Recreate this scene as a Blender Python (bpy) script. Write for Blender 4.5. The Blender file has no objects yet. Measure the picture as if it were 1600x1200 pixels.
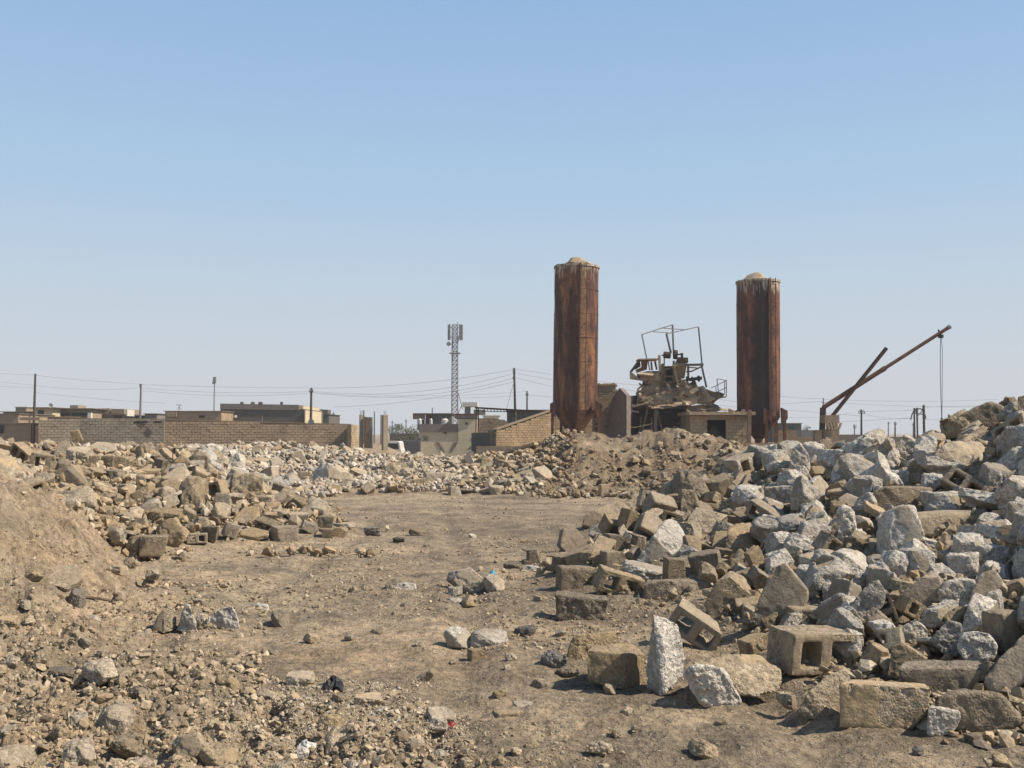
import bpy, bmesh, math, random
import numpy as np
from mathutils import Vector, Matrix, Euler

S = bpy.context.scene
COL = S.collection
R = math.radians

# ------------------------------------------------------------------ camera, world, sun
CAM_Z, F, HOR = 1.5, 1600.0, 678.0
PITCH = math.atan((HOR - 600) / F)
cam = bpy.data.cameras.new('camera'); cam.lens = 36; cam.sensor_width = 36; cam.clip_end = 6000; cam.clip_start = .05
camo = bpy.data.objects.new('camera', cam); COL.objects.link(camo)
camo.location = (0, 0, CAM_Z); camo.rotation_euler = (math.pi/2 + PITCH, 0, 0)
S.camera = camo
SUN_EL, SUN_AZ = R(46), R(-9)       # azimuth measured from +X towards +Y (behind the scene)
W = bpy.data.worlds.new('World'); S.world = W; W.use_nodes = True
nt = W.node_tree; bg = nt.nodes['Background']
sky = nt.nodes.new('ShaderNodeTexSky'); sky.sky_type = 'NISHITA'; sky.sun_disc = False
sky.sun_elevation = SUN_EL; sky.sun_rotation = math.pi/2 - SUN_AZ
sky.altitude = 0; sky.air_density = 1.0; sky.dust_density = .5; sky.ozone_density = 3
# dusty lower air: the sky pales evenly all round towards the horizon
_g = nt.nodes.new('ShaderNodeTexCoord'); _s = nt.nodes.new('ShaderNodeSeparateXYZ'); _r = nt.nodes.new('ShaderNodeValToRGB'); _m = nt.nodes.new('ShaderNodeMix'); _m.data_type = 'RGBA'
nt.links.new(_g.outputs['Generated'], _s.inputs[0]); nt.links.new(_s.outputs[2], _r.inputs[0])
while len(_r.color_ramp.elements) < 5: _r.color_ramp.elements.new(.5)
for _e, (_p, _c) in zip(_r.color_ramp.elements, [(0, 1), (.40, .9), (.55, .5), (.75, .15), (.95, .0)]): _e.position = _p; _e.color = (_c, _c, _c, 1)
nt.links.new(_r.outputs[0], _m.inputs[0]); nt.links.new(sky.outputs[0], _m.inputs[6]); 
_q = nt.nodes.new('ShaderNodeValToRGB'); nt.links.new(_s.outputs[2], _q.inputs[0])
while len(_q.color_ramp.elements) < 6: _q.color_ramp.elements.new(.5)
for _e, (_p, _c) in zip(_q.color_ramp.elements, [(0, (.590, .612, .640)), (.05, (.575, .612, .660)), (.14, (.510, .610, .705)), (.23, (.405, .565, .745)), (.32, (.345, .515, .735)), (.40, (.295, .470, .715))]): _e.position = _p; _e.color = (*_c, 1)
_k = nt.nodes.new('ShaderNodeVectorMath'); _k.operation = 'SCALE'; _k.inputs['Scale'].default_value = 8.0; nt.links.new(_q.outputs[0], _k.inputs[0]); nt.links.new(_k.outputs[0], _m.inputs[7])
nt.links.new(_m.outputs[2], bg.inputs[0]); bg.inputs[1].default_value = .094
sl = bpy.data.lights.new('sun', 'SUN'); sl.energy = 5.0; sl.angle = R(.53); sl.color = (1, .90, .76)
slo = bpy.data.objects.new('sun', sl); COL.objects.link(slo)
sd = Vector((math.cos(SUN_EL)*math.cos(SUN_AZ), math.cos(SUN_EL)*math.sin(SUN_AZ), math.sin(SUN_EL)))
slo.rotation_euler = sd.to_track_quat('Z', 'Y').to_euler()
S.view_settings.view_transform = 'Standard'; S.view_settings.look = 'None'
S.view_settings.exposure = .48; S.view_settings.gamma = 1; S.view_settings.use_curve_mapping = False
S.cycles.max_bounces = 4; S.cycles.diffuse_bounces = 2; S.cycles.glossy_bounces = 2
S.cycles.use_adaptive_sampling = True

# ------------------------------------------------------------------ helpers
def P(px, py, Y):
    u, v = (px-800)/F, (600-py)/F
    dy = math.cos(PITCH) - v*math.sin(PITCH)
    dz = math.sin(PITCH) + v*math.cos(PITCH)
    return Vector((Y*u/dy, Y, CAM_Z + Y*dz/dy))
def proj(p):
    c, s = math.cos(PITCH), math.sin(PITCH)
    d = p[1]*c + (p[2]-CAM_Z)*s
    v = -p[1]*s + (p[2]-CAM_Z)*c
    return 800 + F*p[0]/d, 600 - F*v/d

def _hash(ix, iy, iz, seed):
    h = (ix.astype(np.int64)*374761393 + iy.astype(np.int64)*668265263 + iz.astype(np.int64)*2147483647 + seed*1274126177) & 0xffffffff
    h = ((h ^ (h >> 13))*1274126177) & 0xffffffff
    return ((h ^ (h >> 16)) & 0xffff)/65535.0
def vnoise(p, seed=0):
    p = np.asarray(p, float); i = np.floor(p).astype(np.int64); f = p-i; f = f*f*(3-2*f)
    r = 0
    for a in (0, 1):
        wx = f[..., 0] if a else 1-f[..., 0]
        for b in (0, 1):
            wy = f[..., 1] if b else 1-f[..., 1]
            for c in (0, 1):
                wz = f[..., 2] if c else 1-f[..., 2]
                r = r + wx*wy*wz*_hash(i[..., 0]+a, i[..., 1]+b, i[..., 2]+c, seed)
    return r*2-1
def vfbm(p, seed=0, o=3, g=.5):
    r = 0; a = 1
    for k in range(o):
        r = r + a*vnoise(p*(2.03**k)+17.3*k, seed+k); a *= g
    return r

def mesh_np(name, V, Fq, mats=(), smooth=False, attrs=None):
    me = bpy.data.meshes.new(name)
    V = np.asarray(V, np.float32); Fq = np.asarray(Fq, np.int32); n, k = Fq.shape
    me.vertices.add(len(V)); me.vertices.foreach_set('co', V.ravel())
    me.loops.add(n*k); me.loops.foreach_set('vertex_index', Fq.ravel())
    me.polygons.add(n); me.polygons.foreach_set('loop_start', np.arange(0, n*k, k, dtype=np.int32))
    me.polygons.foreach_set('loop_total', np.full(n, k, np.int32))
    me.polygons.foreach_set('use_smooth', np.full(n, smooth))
    me.update(calc_edges=True)
    for a, (ty, d) in (attrs or {}).items():
        at = me.attributes.new(a, ty, 'POINT')
        at.data.foreach_set('value' if ty == 'FLOAT' else 'color', np.asarray(d, np.float32).ravel())
    for m in mats: me.materials.append(m)
    return me
def link(name, me, parent=None, loc=None):
    o = bpy.data.objects.new(name, me); COL.objects.link(o)
    if parent is not None: o.parent = parent
    if loc is not None: o.location = loc
    return o
def tag(o, label=None, cat=None, group=None, kind=None):
    if label: o['label'] = label
    if cat: o['category'] = cat
    if group: o['group'] = group
    if kind: o['kind'] = kind
    return o
def thing(name, loc, label, cat, group=None):
    o = bpy.data.objects.new(name, None); COL.objects.link(o); o.location = loc; o.empty_display_size = .2
    return tag(o, label, cat, group)

# ------------------------------------------------------------------ materials
class M:
    def __init__(s, name, rough=.9):
        s.m = bpy.data.materials.new(name); s.m.use_nodes = True; s.t = s.m.node_tree
        s.b = s.t.nodes['Principled BSDF']; s.b.inputs['Roughness'].default_value = rough
        s.b.inputs['Specular IOR Level'].default_value = .25
        s.co = s.t.nodes.new('ShaderNodeTexCoord').outputs['Object']
    def n(s, ty, **k):
        x = s.t.nodes.new(ty)
        for a, v in k.items():
            if hasattr(v, 'is_linked') or isinstance(v, bpy.types.NodeSocket): s.t.links.new(v, x.inputs[a])
            elif a in x.inputs.keys(): x.inputs[a].default_value = v
            else: setattr(x, a, v)
        return x
    def l(s, a, b): s.t.links.new(a, b)
    def geo(s): return s.n('ShaderNodeNewGeometry').outputs['Position']
    def mapped(s, co, scale):
        x = s.n('ShaderNodeMapping'); s.l(co, x.inputs['Vector']); x.inputs['Scale'].default_value = scale
        return x.outputs[0]
    def noise(s, scale, co=None, detail=4, rough=.55, dist=0):
        x = s.n('ShaderNodeTexNoise', Scale=scale, Detail=detail, Roughness=rough, Distortion=dist)
        s.l(co or s.co, x.inputs['Vector']); return x.outputs['Fac']
    def voro(s, scale, co=None, out='Color'):
        x = s.n('ShaderNodeTexVoronoi', Scale=scale); s.l(co or s.co, x.inputs['Vector']); return x.outputs[out]
    def ramp(s, fac, stops, interp='LINEAR'):
        x = s.n('ShaderNodeValToRGB'); s.l(fac, x.inputs[0]); r = x.color_ramp; r.interpolation = interp
        while len(r.elements) < len(stops): r.elements.new(.5)
        for e, (p, c) in zip(r.elements, stops):
            e.position = p; e.color = (c, c, c, 1) if isinstance(c, (int, float)) else (*c, 1)
        return x.outputs[0]
    def mix(s, fac, a, b, mode='MIX'):
        x = s.n('ShaderNodeMix'); x.data_type = 'RGBA'; x.blend_type = mode
        for sock, v in ((x.inputs[0], fac), (x.inputs[6], a), (x.inputs[7], b)):
            if isinstance(v, (int, float)): sock.default_value = v if sock.type == 'VALUE' else (v, v, v, 1)
            elif isinstance(v, tuple): sock.default_value = (*v, 1)
            else: s.l(v, sock)
        return x.outputs[2]
    def math(s, op, a, b=0.0, clamp=False):
        x = s.n('ShaderNodeMath'); x.operation = op; x.use_clamp = clamp
        for i, v in enumerate((a, b)):
            if isinstance(v, (int, float)): x.inputs[i].default_value = v
            else: s.l(v, x.inputs[i])
        return x.outputs[0]
    def attr(s, name, out='Fac'):
        x = s.n('ShaderNodeAttribute'); x.attribute_name = name; return x.outputs[out]
    def rnd(s): return s.n('ShaderNodeObjectInfo').outputs['Random']
    def bump(s, h, dist=.01, strength=1.0):
        x = s.n('ShaderNodeBump', Distance=dist, Strength=strength); s.l(h, x.inputs['Height'])
        if s.b.inputs['Normal'].is_linked: s.l(s.b.inputs['Normal'].links[0].from_socket, x.inputs['Normal'])
        s.l(x.outputs[0], s.b.inputs['Normal'])
    def col(s, c): s.l(c, s.b.inputs['Base Color']); return s.m

def mat_simple(name, c1, c2, scale=3, bump=.01, bscale=20, rough=.9, stretch=None):
    m = M(name, rough); co = m.mapped(m.co, stretch) if stretch else m.co
    f = m.noise(scale, co, 6, .65); g = m.noise(bscale, co, 4, .6)
    c = m.mix(m.ramp(f, [(.3, 0), (.7, 1)]), c1, c2)
    c = m.mix(.5, c, m.ramp(g, [(.3, .6), (.7, 1.25)]), 'MULTIPLY')
    if bump: m.bump(g, bump)
    return m.col(m.mix(1.0, c, (.80, .77, .72), 'MULTIPLY'))

def mat_rubble(name, face1, face2, agg_lo, agg_hi, var=.35, dust=(.36, .29, .205)):
    """cast faces keep a cement skin, broken faces show the aggregate (attribute 'rough')."""
    m = M(name, .92); co = m.geo(); r = m.rnd()
    big = m.noise(5, co, 5, .6); fine = m.noise(70, co, 3, .6); mid = m.noise(22, co, 5, .65)
    face = m.mix(m.ramp(big, [(.35, 0), (.68, 1)]), face1, face2)
    face = m.mix(.6, face, m.ramp(mid, [(.32, .5), (.62, 1.2)]), 'MULTIPLY'); face = m.mix(.35, face, m.ramp(fine, [(.35, .5), (.6, 1.2)]), 'MULTIPLY')
    v = m.voro(78, co); vd = m.voro(78, co, 'Distance')
    sep = m.n('ShaderNodeSeparateColor'); m.l(v, sep.inputs[0])
    agg = m.mix(m.ramp(sep.outputs[0], [(.1, 0), (.9, 1)]), agg_lo, agg_hi)
    agg = m.mix(.55, agg, m.ramp(mid, [(.33, .5), (.6, 1.25)]), 'MULTIPLY'); agg = m.mix(.6, agg, m.ramp(big, [(.35, .7), (.65, 1.1)]), 'MULTIPLY')
    ra = m.attr('rough')
    rm = m.ramp(m.math('ADD', ra, m.math('MULTIPLY', m.math('SUBTRACT', mid, .5), .9)), [(.42, 0), (.55, 1)])
    c = m.mix(rm, face, agg)
    # dust lying on it, and per-piece variation
    dn = m.ramp(m.noise(3.1, co, 4, .6), [(.45, 0), (.75, .6)])
    c = m.mix(dn, c, dust)
    c = m.mix(1.0, c, m.ramp(r, [(0, 1-var), (.5, 1.0), (1, 1+var*.35)]), 'MULTIPLY')
    hue = m.n('ShaderNodeHueSaturation'); m.l(c, hue.inputs['Color'])
    m.l(m.math('ADD', .8, m.math('MULTIPLY', m.math('FRACT', m.math('MULTIPLY', r, 7.31)), .45)), hue.inputs['Saturation'])
    h = m.math('ADD', m.math('MULTIPLY', m.math('MULTIPLY', vd, rm), -.45), m.math('MULTIPLY', mid, m.math('ADD', m.math('MULTIPLY', rm, 1.3), .5)))
    h = m.math('ADD', h, m.math('MULTIPLY', fine, .35))
    m.bump(h, .014, .9)
    return m.col(m.mix(1.0, hue.outputs[0], (.80, .775, .73), 'MULTIPLY'))

MAT = {}
MAT['grey'] = mat_rubble('broken_concrete', (.42, .36, .28), (.33, .285, .225), (.40, .37, .325), (.69, .655, .60), dust=(.42, .375, .31))
MAT['tan'] = mat_rubble('cement_block', (.385, .312, .222), (.275, .222, .158), (.24, .195, .14), (.45, .375, .275))
MAT['plaster'] = mat_rubble('plastered_concrete', (.52, .42, .30), (.43, .35, .25), (.32, .265, .2), (.56, .49, .39), var=.15)
MAT['dark'] = mat_rubble('dark_stone', (.17, .155, .14), (.13, .12, .11), (.14, .13, .12), (.26, .24, .22))
def mat_ground():
    m = M('dry_earth', .95); g = m.geo(); 
    soil = m.attr('soil', 'Color')
    s1 = m.noise(.45, m.mapped(g, (1, .55, 1)), 5, .6, .6); s2 = m.noise(2.6, g, 7, .72); s3 = m.noise(17, g, 5, .7); s4 = m.noise(75, g, 3, .6)
    c = m.mix(m.ramp(s1, [(.38, 0), (.62, 1)]), (.80, .80, .80), (1.1, 1.08, 1.05))
    c = m.mix(1.0, soil, c, 'MULTIPLY')
    c = m.mix(.95, c, m.ramp(s2, [(.32, .52), (.5, .95), (.68, 1.38)]), 'MULTIPLY')
    c = m.mix(.8, c, m.ramp(s3, [(.34, .5), (.52, 1.0), (.68, 1.4)]), 'MULTIPLY')
    v = m.voro(30, g); sep = m.n('ShaderNodeSeparateColor'); m.l(v, sep.inputs[0]); vd = m.voro(30, g, 'Distance')
    peb = m.math('MULTIPLY', m.ramp(sep.outputs[0], [(.78, 0), (.86, 1)]), m.ramp(vd, [(.25, 1), (.45, 0)]))
    c = m.mix(peb, c, m.mix(m.ramp(sep.outputs[1], [(0, 0), (1, 1)]), (.22, .19, .155), (.56, .50, .42)))
    m.bump(s2, .07, .9); m.bump(m.math('ADD', s3, m.math('MULTIPLY', peb, .8)), .04, 1); m.bump(s4, .012, 1)
    return m.col(m.mix(1.0, c, (.87, .81, .715), 'MULTIPLY'))
MAT['ground'] = mat_ground()
def mat_gravel():
    m = M('gravel_stones', .95); c = m.attr('tint', 'Color')
    n = m.noise(40, m.geo(), 4, .6); c = m.mix(.6, c, m.ramp(n, [(.3, .6), (.65, 1.2)]), 'MULTIPLY'); m.bump(n, .008, 1)
    return m.col(m.mix(1.0, c, (.80, .745, .65), 'MULTIPLY'))
MAT['gravel'] = mat_gravel()
def mat_rust(name, base, warm, z0, z1, soot=0.0, streakx=None, streak=(.50, .43, .33)):
    m = M(name, .8); co = m.co
    st = m.mapped(co, (1.3, 1.3, .25)); f1 = m.noise(1.4, st, 6, .65, .3); f2 = m.noise(4.5, st, 4, .6); blot = m.noise(.55, co, 6, .7); fine = m.noise(9, co, 5, .7)
    c = m.mix(m.ramp(f1, [(.46, 0), (.68, 1)]), base, warm); b2 = m.noise(1.3, co, 5, .7); c = m.mix(m.ramp(b2, [(.54, 0), (.64, .7)]), c, (.045, .024, .02))
    c = m.mix(.8, c, m.ramp(blot, [(.33, .45), (.62, 1.25)]), 'MULTIPLY')
    c = m.mix(.7, c, m.ramp(fine, [(.3, .55), (.7, 1.35)]), 'MULTIPLY')
    if streakx is not None:
        sx = m.n('ShaderNodeSeparateXYZ'); m.l(co, sx.inputs[0]); d = m.math('ABSOLUTE', m.math('SUBTRACT', sx.outputs[0], streakx))
        k = m.math('ADD', d, m.math('MULTIPLY', m.math('SUBTRACT', f2, .5), .9)); c = m.mix(m.ramp(k, [(.06, .75), (.34, 0)]), c, m.mix(m.ramp(fine, [(.4, 0), (.62, 1)]), (.20, .095, .042), (.31, .20, .11)))
    if soot:
        sx = m.n('ShaderNodeSeparateXYZ'); m.l(co, sx.inputs[0])
        d = m.math('ABSOLUTE', m.math('SUBTRACT', sx.outputs[0], .0)); k = m.math('ADD', d, m.math('MULTIPLY', m.math('SUBTRACT', blot, .5), 1.6))
        c = m.mix(m.math('MULTIPLY', m.ramp(k, [(.35, 1), (.95, 0)]), soot), c, (.022, .017, .016))
    sx = m.n('ShaderNodeSeparateXYZ'); m.l(co, sx.inputs[0])
    top = m.math('DIVIDE', m.math('SUBTRACT', sx.outputs[2], z0), z1-z0, True)     # 0 below, 1 at the rim
    drip = m.math('ADD', m.math('MULTIPLY', top, 1.0), m.math('MULTIPLY', m.math('SUBTRACT', f2, .5), 1.5))
    c = m.mix(m.ramp(drip, [(.55, 0), (.85, .8)]), c, streak)
    m.bump(fine, .02, .8); m.bump(f1, .04, .5)
    return m.col(c)
def mat_blocks(name, c1, c2, bump=.03):
    """hand-laid cement blocks: a tone per block comes from the mesh attribute 'tone'."""
    m = M(name, .95); t = m.attr('tone'); n = m.noise(.8, m.co, 5, .65); f = m.noise(9, m.co, 5, .7)
    c = m.mix(t, c1, c2); c = m.mix(.7, c, m.ramp(n, [(.3, .6), (.7, 1.25)]), 'MULTIPLY'); c = m.mix(.6, c, m.ramp(f, [(.3, .6), (.7, 1.25)]), 'MULTIPLY')
    m.bump(f, bump, 1)
    return m.col(m.mix(1.0, c, (.80, .76, .69), 'MULTIPLY'))
MAT['rustA'] = mat_rust('rusted_steel_shell', (.070, .031, .023), (.25, .115, .05), 9.2, 12.2, streakx=.32)
MAT['rustB'] = mat_rust('rusted_sooty_shell', (.10, .038, .025), (.21, .088, .045), 8.6, 11.4, soot=.9)
MAT['rust'] = mat_simple('rusted_steel', (.10, .048, .032), (.19, .095, .055), 2.5, .01, 15)
MAT['rustdark'] = mat_simple('dark_rusted_steel', (.05, .032, .026), (.10, .055, .04), 2.5, .01, 15)
MAT['rusttan'] = mat_simple('dusty_steel', (.30, .24, .17), (.17, .115, .075), 1.8, .01, 12)
MAT['dustplate'] = mat_simple('cement_crusted_steel', (.54, .44, .32), (.27, .20, .14), 1.3, .03, 8)
MAT['crust'] = mat_simple('hardened_cement_dust', (.50, .41, .30), (.37, .28, .19), 1.5, .06, 6)
MAT['wood'] = mat_simple('weathered_pole_wood', (.07, .055, .045), (.12, .10, .085), 4, .005, 30)
MAT['steel'] = mat_simple('galvanised_steel', (.22, .23, .24), (.30, .31, .32), 3, 0, 20, .6)
MAT['greysteel'] = mat_simple('dull_grey_steel', (.16, .16, .17), (.24, .24, .25), 3, 0, 20, .6)
MAT['wire'] = mat_simple('cable', (.13, .135, .15), (.16, .165, .18), 3, 0, 20, .7)
MAT['block_grey'] = mat_blocks('grey_block_masonry', (.29, .26, .215), (.36, .32, .265))
MAT['block_brown'] = mat_blocks('brown_block_masonry', (.36, .28, .20), (.44, .35, .255))
MAT['block_pale2'] = mat_blocks('sunburnt_block_masonry', (.33, .25, .165), (.42, .325, .22))
MAT['block_pale'] = mat_blocks('pale_block_masonry', (.40, .325, .225), (.50, .41, .29))
MAT['mortar'] = mat_simple('recessed_mortar', (.22, .18, .135), (.28, .23, .175), 3, .02, 12)
MAT['mortar_pale'] = mat_simple('pale_mortar', (.24, .19, .13), (.30, .24, .165), 3, .02, 12)
MAT['render_tan'] = mat_simple('tan_render', (.36, .29, .21), (.28, .225, .165), .7, .02, 6)
MAT['render_grey'] = mat_simple('grey_render', (.20, .185, .165), (.27, .245, .215), .5, .02, 6)
MAT['render_dark'] = mat_simple('dark_grey_render', (.105, .108, .105), (.165, .15, .13), .4, .02, 6)
MAT['render_yellow'] = mat_simple('cream_render', (.68, .60, .43), (.56, .49, .35), .6, .02, 6)
MAT['render_white'] = mat_simple('white_render', (.72, .70, .66), (.6, .58, .53), .6, .01, 6)
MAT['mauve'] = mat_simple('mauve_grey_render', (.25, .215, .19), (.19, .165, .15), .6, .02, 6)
MAT['redpaint'] = mat_simple('brick_red_paint', (.24, .07, .045), (.18, .06, .04), .6, .01, 6)
MAT['glass'] = mat_simple('dark_window_glass', (.02, .022, .025), (.03, .03, .032), 1, 0, 5, .25)
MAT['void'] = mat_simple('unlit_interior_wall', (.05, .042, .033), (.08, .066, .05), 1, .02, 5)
MAT['concrete'] = mat_simple('cast_concrete', (.38, .33, .26), (.30, .26, .205), 1.5, .01, 14)
MAT['leaf'] = mat_simple('dusty_leaves', (.055, .075, .03), (.10, .115, .05), 2, 0, 20, .7)
MAT['bark'] = mat_simple('grey_bark', (.12, .09, .065), (.17, .13, .095), 3, .01, 20)
MAT['white'] = mat_simple('white_paint', (.72, .72, .70), (.6, .6, .58), 3, 0, 20, .5)
MAT['blackplastic'] = mat_simple('black_plastic', (.018, .018, .02), (.035, .033, .03), 8, .01, 40, .45)
MAT['blueplastic'] = mat_simple('blue_plastic', (.05, .25, .45), (.12, .4, .6), 8, 0, 40, .4)
MAT['redplastic'] = mat_simple('red_plastic', (.32, .05, .04), (.25, .04, .035), 8, 0, 40, .4)
MAT['bluecloth'] = mat_simple('dark_blue_cloth', (.03, .05, .14), (.05, .07, .2), 8, 0, 40, .8)

# ------------------------------------------------------------------ terrain
def G(py): return (1.5*F/(py-HOR), 0.0)
def Sf(py, Y): return (Y, P(800, py, Y).z)
E = [(40, .45), (60, .5), (400, .5)]
PROF = {
 -500: [(0, .0), (4.6, .1), (6, .3), (8, .8), (10, 1.4), (12, 1.5), (15, 1.2), (20, 1.5), (26, .7)],
 0:   [(0, 0), (4.6, .02), (6, .06), (7.4, .20), (8.3, .52), (9.2, .95), (10, 1.12), (11, 1.1), (13, .75), Sf(742, 15), Sf(699, 20), (25, .6), (32, .4)],
 100: [(0, 0), (4.6, .02), (6, .06), (7.8, .12), (9, .42), (10.2, .74), (11.2, .70), (13, .55), Sf(748, 15.5), Sf(699, 20), (25, .6), (32, .4)],
 200: [(0, 0), (4.6, .02), (7, .04), (9, .08), (11, .13), (12.2, .09), (12.8, .1), Sf(808, 14.5), Sf(750, 17), Sf(701, 21), (26, .7), (32, .5)],
 300: [(0, 0), (4.6, .02), (13.3, 0), Sf(786, 15.4), Sf(744, 18), Sf(701, 23), (27, .9), (33, .7)],
 400: [(0, 0), (13.9, 0), Sf(794, 15.8), Sf(768, 17.6), (20, .15), (23, 0), Sf(768, 25), Sf(728, 28), Sf(697, 32), (37, .5)],
 480: [(0, 0), (14.4, 0), Sf(806, 16), Sf(802, 17), (18.5, 0), (24, 0), Sf(743, 28), Sf(703, 32), (37, .5)],
 605: [(0, 0), (24.7, 0), Sf(744, 27.6), Sf(714, 31.3), (36, .4)],
 640: [(0, 0), (24.7, 0), Sf(744, 27.6), Sf(717, 31.2), (35, .4)],
 560: [(0, 0), (24.7, 0), Sf(746, 27.8), Sf(710, 31.5), (36, .4)],
 700: [(0, 0), (24.7, 0), Sf(745, 27.5), Sf(721, 31), (35, .4)],
 750: [(0, 0), (24.3, 0), Sf(745, 27.2), Sf(720, 31), (35, .4)],
 800: [(0, 0), (24, 0), Sf(744, 27), Sf(714, 31), (35, .4)],
 860: [(0, 0), (9.6, 0), (10.3, .06), (11.2, 0), (23.8, 0), Sf(742, 27), Sf(692, 30), Sf(688, 32), (36, .5)],
 910: [(0, 0), (9.4, 0), Sf(880, 10.3), (11.5, .05), (13, 0), (23.5, 0), Sf(742, 26.2), Sf(676, 29.5), Sf(676, 30.5), (33, 1.2), (36, .5)],
 960: [(0, 0), (9.0, 0), Sf(888, 10), Sf(830, 12), (14, 0.1), (16, 0), (23.5, 0), Sf(742, 26.5), Sf(686, 30.5), (36, .5)],
 1000:[(0, 0), (8.8, 0), Sf(888, 10), Sf(812, 12.6), (14, .3), (16, 0), (23.5, 0), Sf(740, 26.5), Sf(677, 31), (36, .5)],
 1050:[(0, 0), (8.6, 0), Sf(890, 9.8), Sf(812, 12.3), Sf(785, 13.6), (16, .1), (23, 0), Sf(740, 26), Sf(669, 31), Sf(669, 32), (37, .5)],
 1100:[(0, 0), (8.3, 0), Sf(892, 9.7), Sf(812, 12), Sf(765, 14), (17, .3), (20, .2), (24, .2), Sf(740, 26.5), Sf(674, 31), (36, .5)],
 1150:[(0, 0), (7.3, 0), Sf(940, 8.5), Sf(812, 11.7), Sf(738, 14.5), (17, .6), (20, .4), Sf(687, 29.5), (36, .5)],
 1200:[(0, 0), (6.2, 0), Sf(970, 7.6), Sf(890, 9.2), Sf(810, 11.2), Sf(750, 13), Sf(710, 15), (19, .6), (30, .8), (36, .5)],
 1300:[(0, 0), (5.45, 0), Sf(1010, 6.6), Sf(910, 8.2), Sf(810, 10.2), Sf(750, 12), Sf(706, 14), (18, .7), (36, .5)],
 1400:[(0, 0), (5.3, 0), Sf(1030, 6.2), Sf(910, 7.9), Sf(810, 9.6), Sf(750, 11.3), Sf(702, 13.3), (18, .7), (36, .5)],
 1500:[(0, 0), (5.3, 0), Sf(1030, 6.1), Sf(910, 7.7), Sf(810, 9.3), Sf(750, 10.5), Sf(688, 11.7), Sf(676, 12.6), (18, .8), (36, .5)],
 1600:[(0, 0), (5.2, 0), Sf(1030, 6.0), Sf(910, 7.4), Sf(810, 8.8), Sf(750, 9.8), Sf(672, 11.2), Sf(655, 12.3), (18, .9), (36, .5)],
 2300:[(0, 0), (5.0, 0.1), (6, .5), (7.4, .9), (9, 1.3), (11, 1.9), (13, 2.0), (18, .9), (36, .5)],
}
_cols = sorted(PROF); _Y = np.linspace(0, 100, 1001)
DIP = [(44, .2), (60, -.4), (80, -1.0), (100, -1.1)]
_T = np.array([np.interp(_Y, *zip(*(PROF[c]+(DIP if c in (640, 700) else E)))) for c in _cols])
_PX = np.arange(-500, 2301, 10.0)
_T = np.array([np.interp(_PX, _cols, _T[:, j]) for j in range(len(_Y))]).T
k = np.array([1, 4, 6, 4, 1])/16
for _ in range(3):
    _T = np.apply_along_axis(lambda r: np.convolve(np.pad(r, 2, 'edge'), k, 'valid'), 1, _T)
    _T = np.apply_along_axis(lambda r: np.convolve(np.pad(r, 2, 'edge'), k, 'valid'), 0, _T)
def base_h(x, y):
    x = np.asarray(x, float); y = np.asarray(y, float)
    ys = np.clip(y, .5, 99.9); px = np.clip(800 + F*x/ys, -500, 2299.9)
    a = (px+500)/10; b = ys*10; i = np.floor(a).astype(int); j = np.floor(b).astype(int); fa = a-i; fb = b-j
    return (_T[i, j]*(1-fa)*(1-fb) + _T[i+1, j]*fa*(1-fb) + _T[i, j+1]*(1-fa)*fb + _T[i+1, j+1]*fa*fb)
def litter(x, y):
    """0..1: how strewn the open ground is (bottom-left and along heaps)."""
    px = 800 + F*x/np.maximum(y, 1); py = HOR + 1.5*F/np.maximum(y, 1)
    d = (py - (985 + np.maximum(px-150, 0)*.22 + 25*vnoise(np.stack([x*1.2, y*1.2, x*0], -1), 5)))/60
    return np.clip(d, 0, 1)*np.clip((960-px)/260, 0, 1)
def terrain(x, y):
    x = np.asarray(x, float); y = np.asarray(y, float)
    h = base_h(x, y); heap = np.clip((h-.06)/.25, 0, 1)*(y < 40)
    p = np.stack([x, y, x*0], -1); L = litter(x, y)
    near = np.clip((60-y)/30, 0, 1)
    h = h + (.035*vfbm(p*.5, 3, 3) + .012*vfbm(p*2.7, 9, 3))*near
    clod = vfbm(p*5.5, 21, 4, .6)
    far_heap = heap*(y > 22)
    h = h + (.012 + .040*L + .05*heap*(1-.6*((y < 13) & (x < -2.5))))*clod*near + far_heap*.13*vfbm(p*1.3, 88, 4, .55)
    bill = np.abs(vnoise(p*4.2, 61))*.55 + np.abs(vnoise(p*9.1+3, 62))*.3 + np.abs(vnoise(p*21+5, 63))*.16 + np.abs(vnoise(p*43, 64))*.07
    pt = np.clip(.35+.9*vfbm(p*.55, 66, 3), 0, 1); md = np.clip((300-(800+F*x/np.maximum(y, 1)))/80, 0, 1)*((y > 7) & (y < 13))
    h = h + (bill-.35)*(.05*pt + .10*L + .09*md + .05*heap)*near*np.clip((22-y)/8, .0, 1)
    for c0, k0 in ((1.1, .02), (2.9, .02), (-.4, -.035), (-2.1, -.035)):      # old wheel tracks leading into the yard
        d_ = (x - (c0 + k0*y + .35*np.sin(y*.23+c0)))/.16
        h = h - .028*np.exp(-d_**2)*(1-heap)*np.clip((22-y)/6, 0, 1) + .014*np.exp(-(np.abs(d_)-1.6)**2*2)*(1-heap)*np.clip((22-y)/6, 0, 1)
    h = h + .016*vfbm(p*np.array([.45, 2.6, 1]), 67, 3)*(1-heap)*near + .14*md*vfbm(p*1.1, 68, 3)
    fine = vfbm(p*19, 33, 2, .6)
    h = h + (.004 + .012*L + .012*heap)*fine*np.clip((16-y)/8, 0, 1)
    return h
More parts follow.
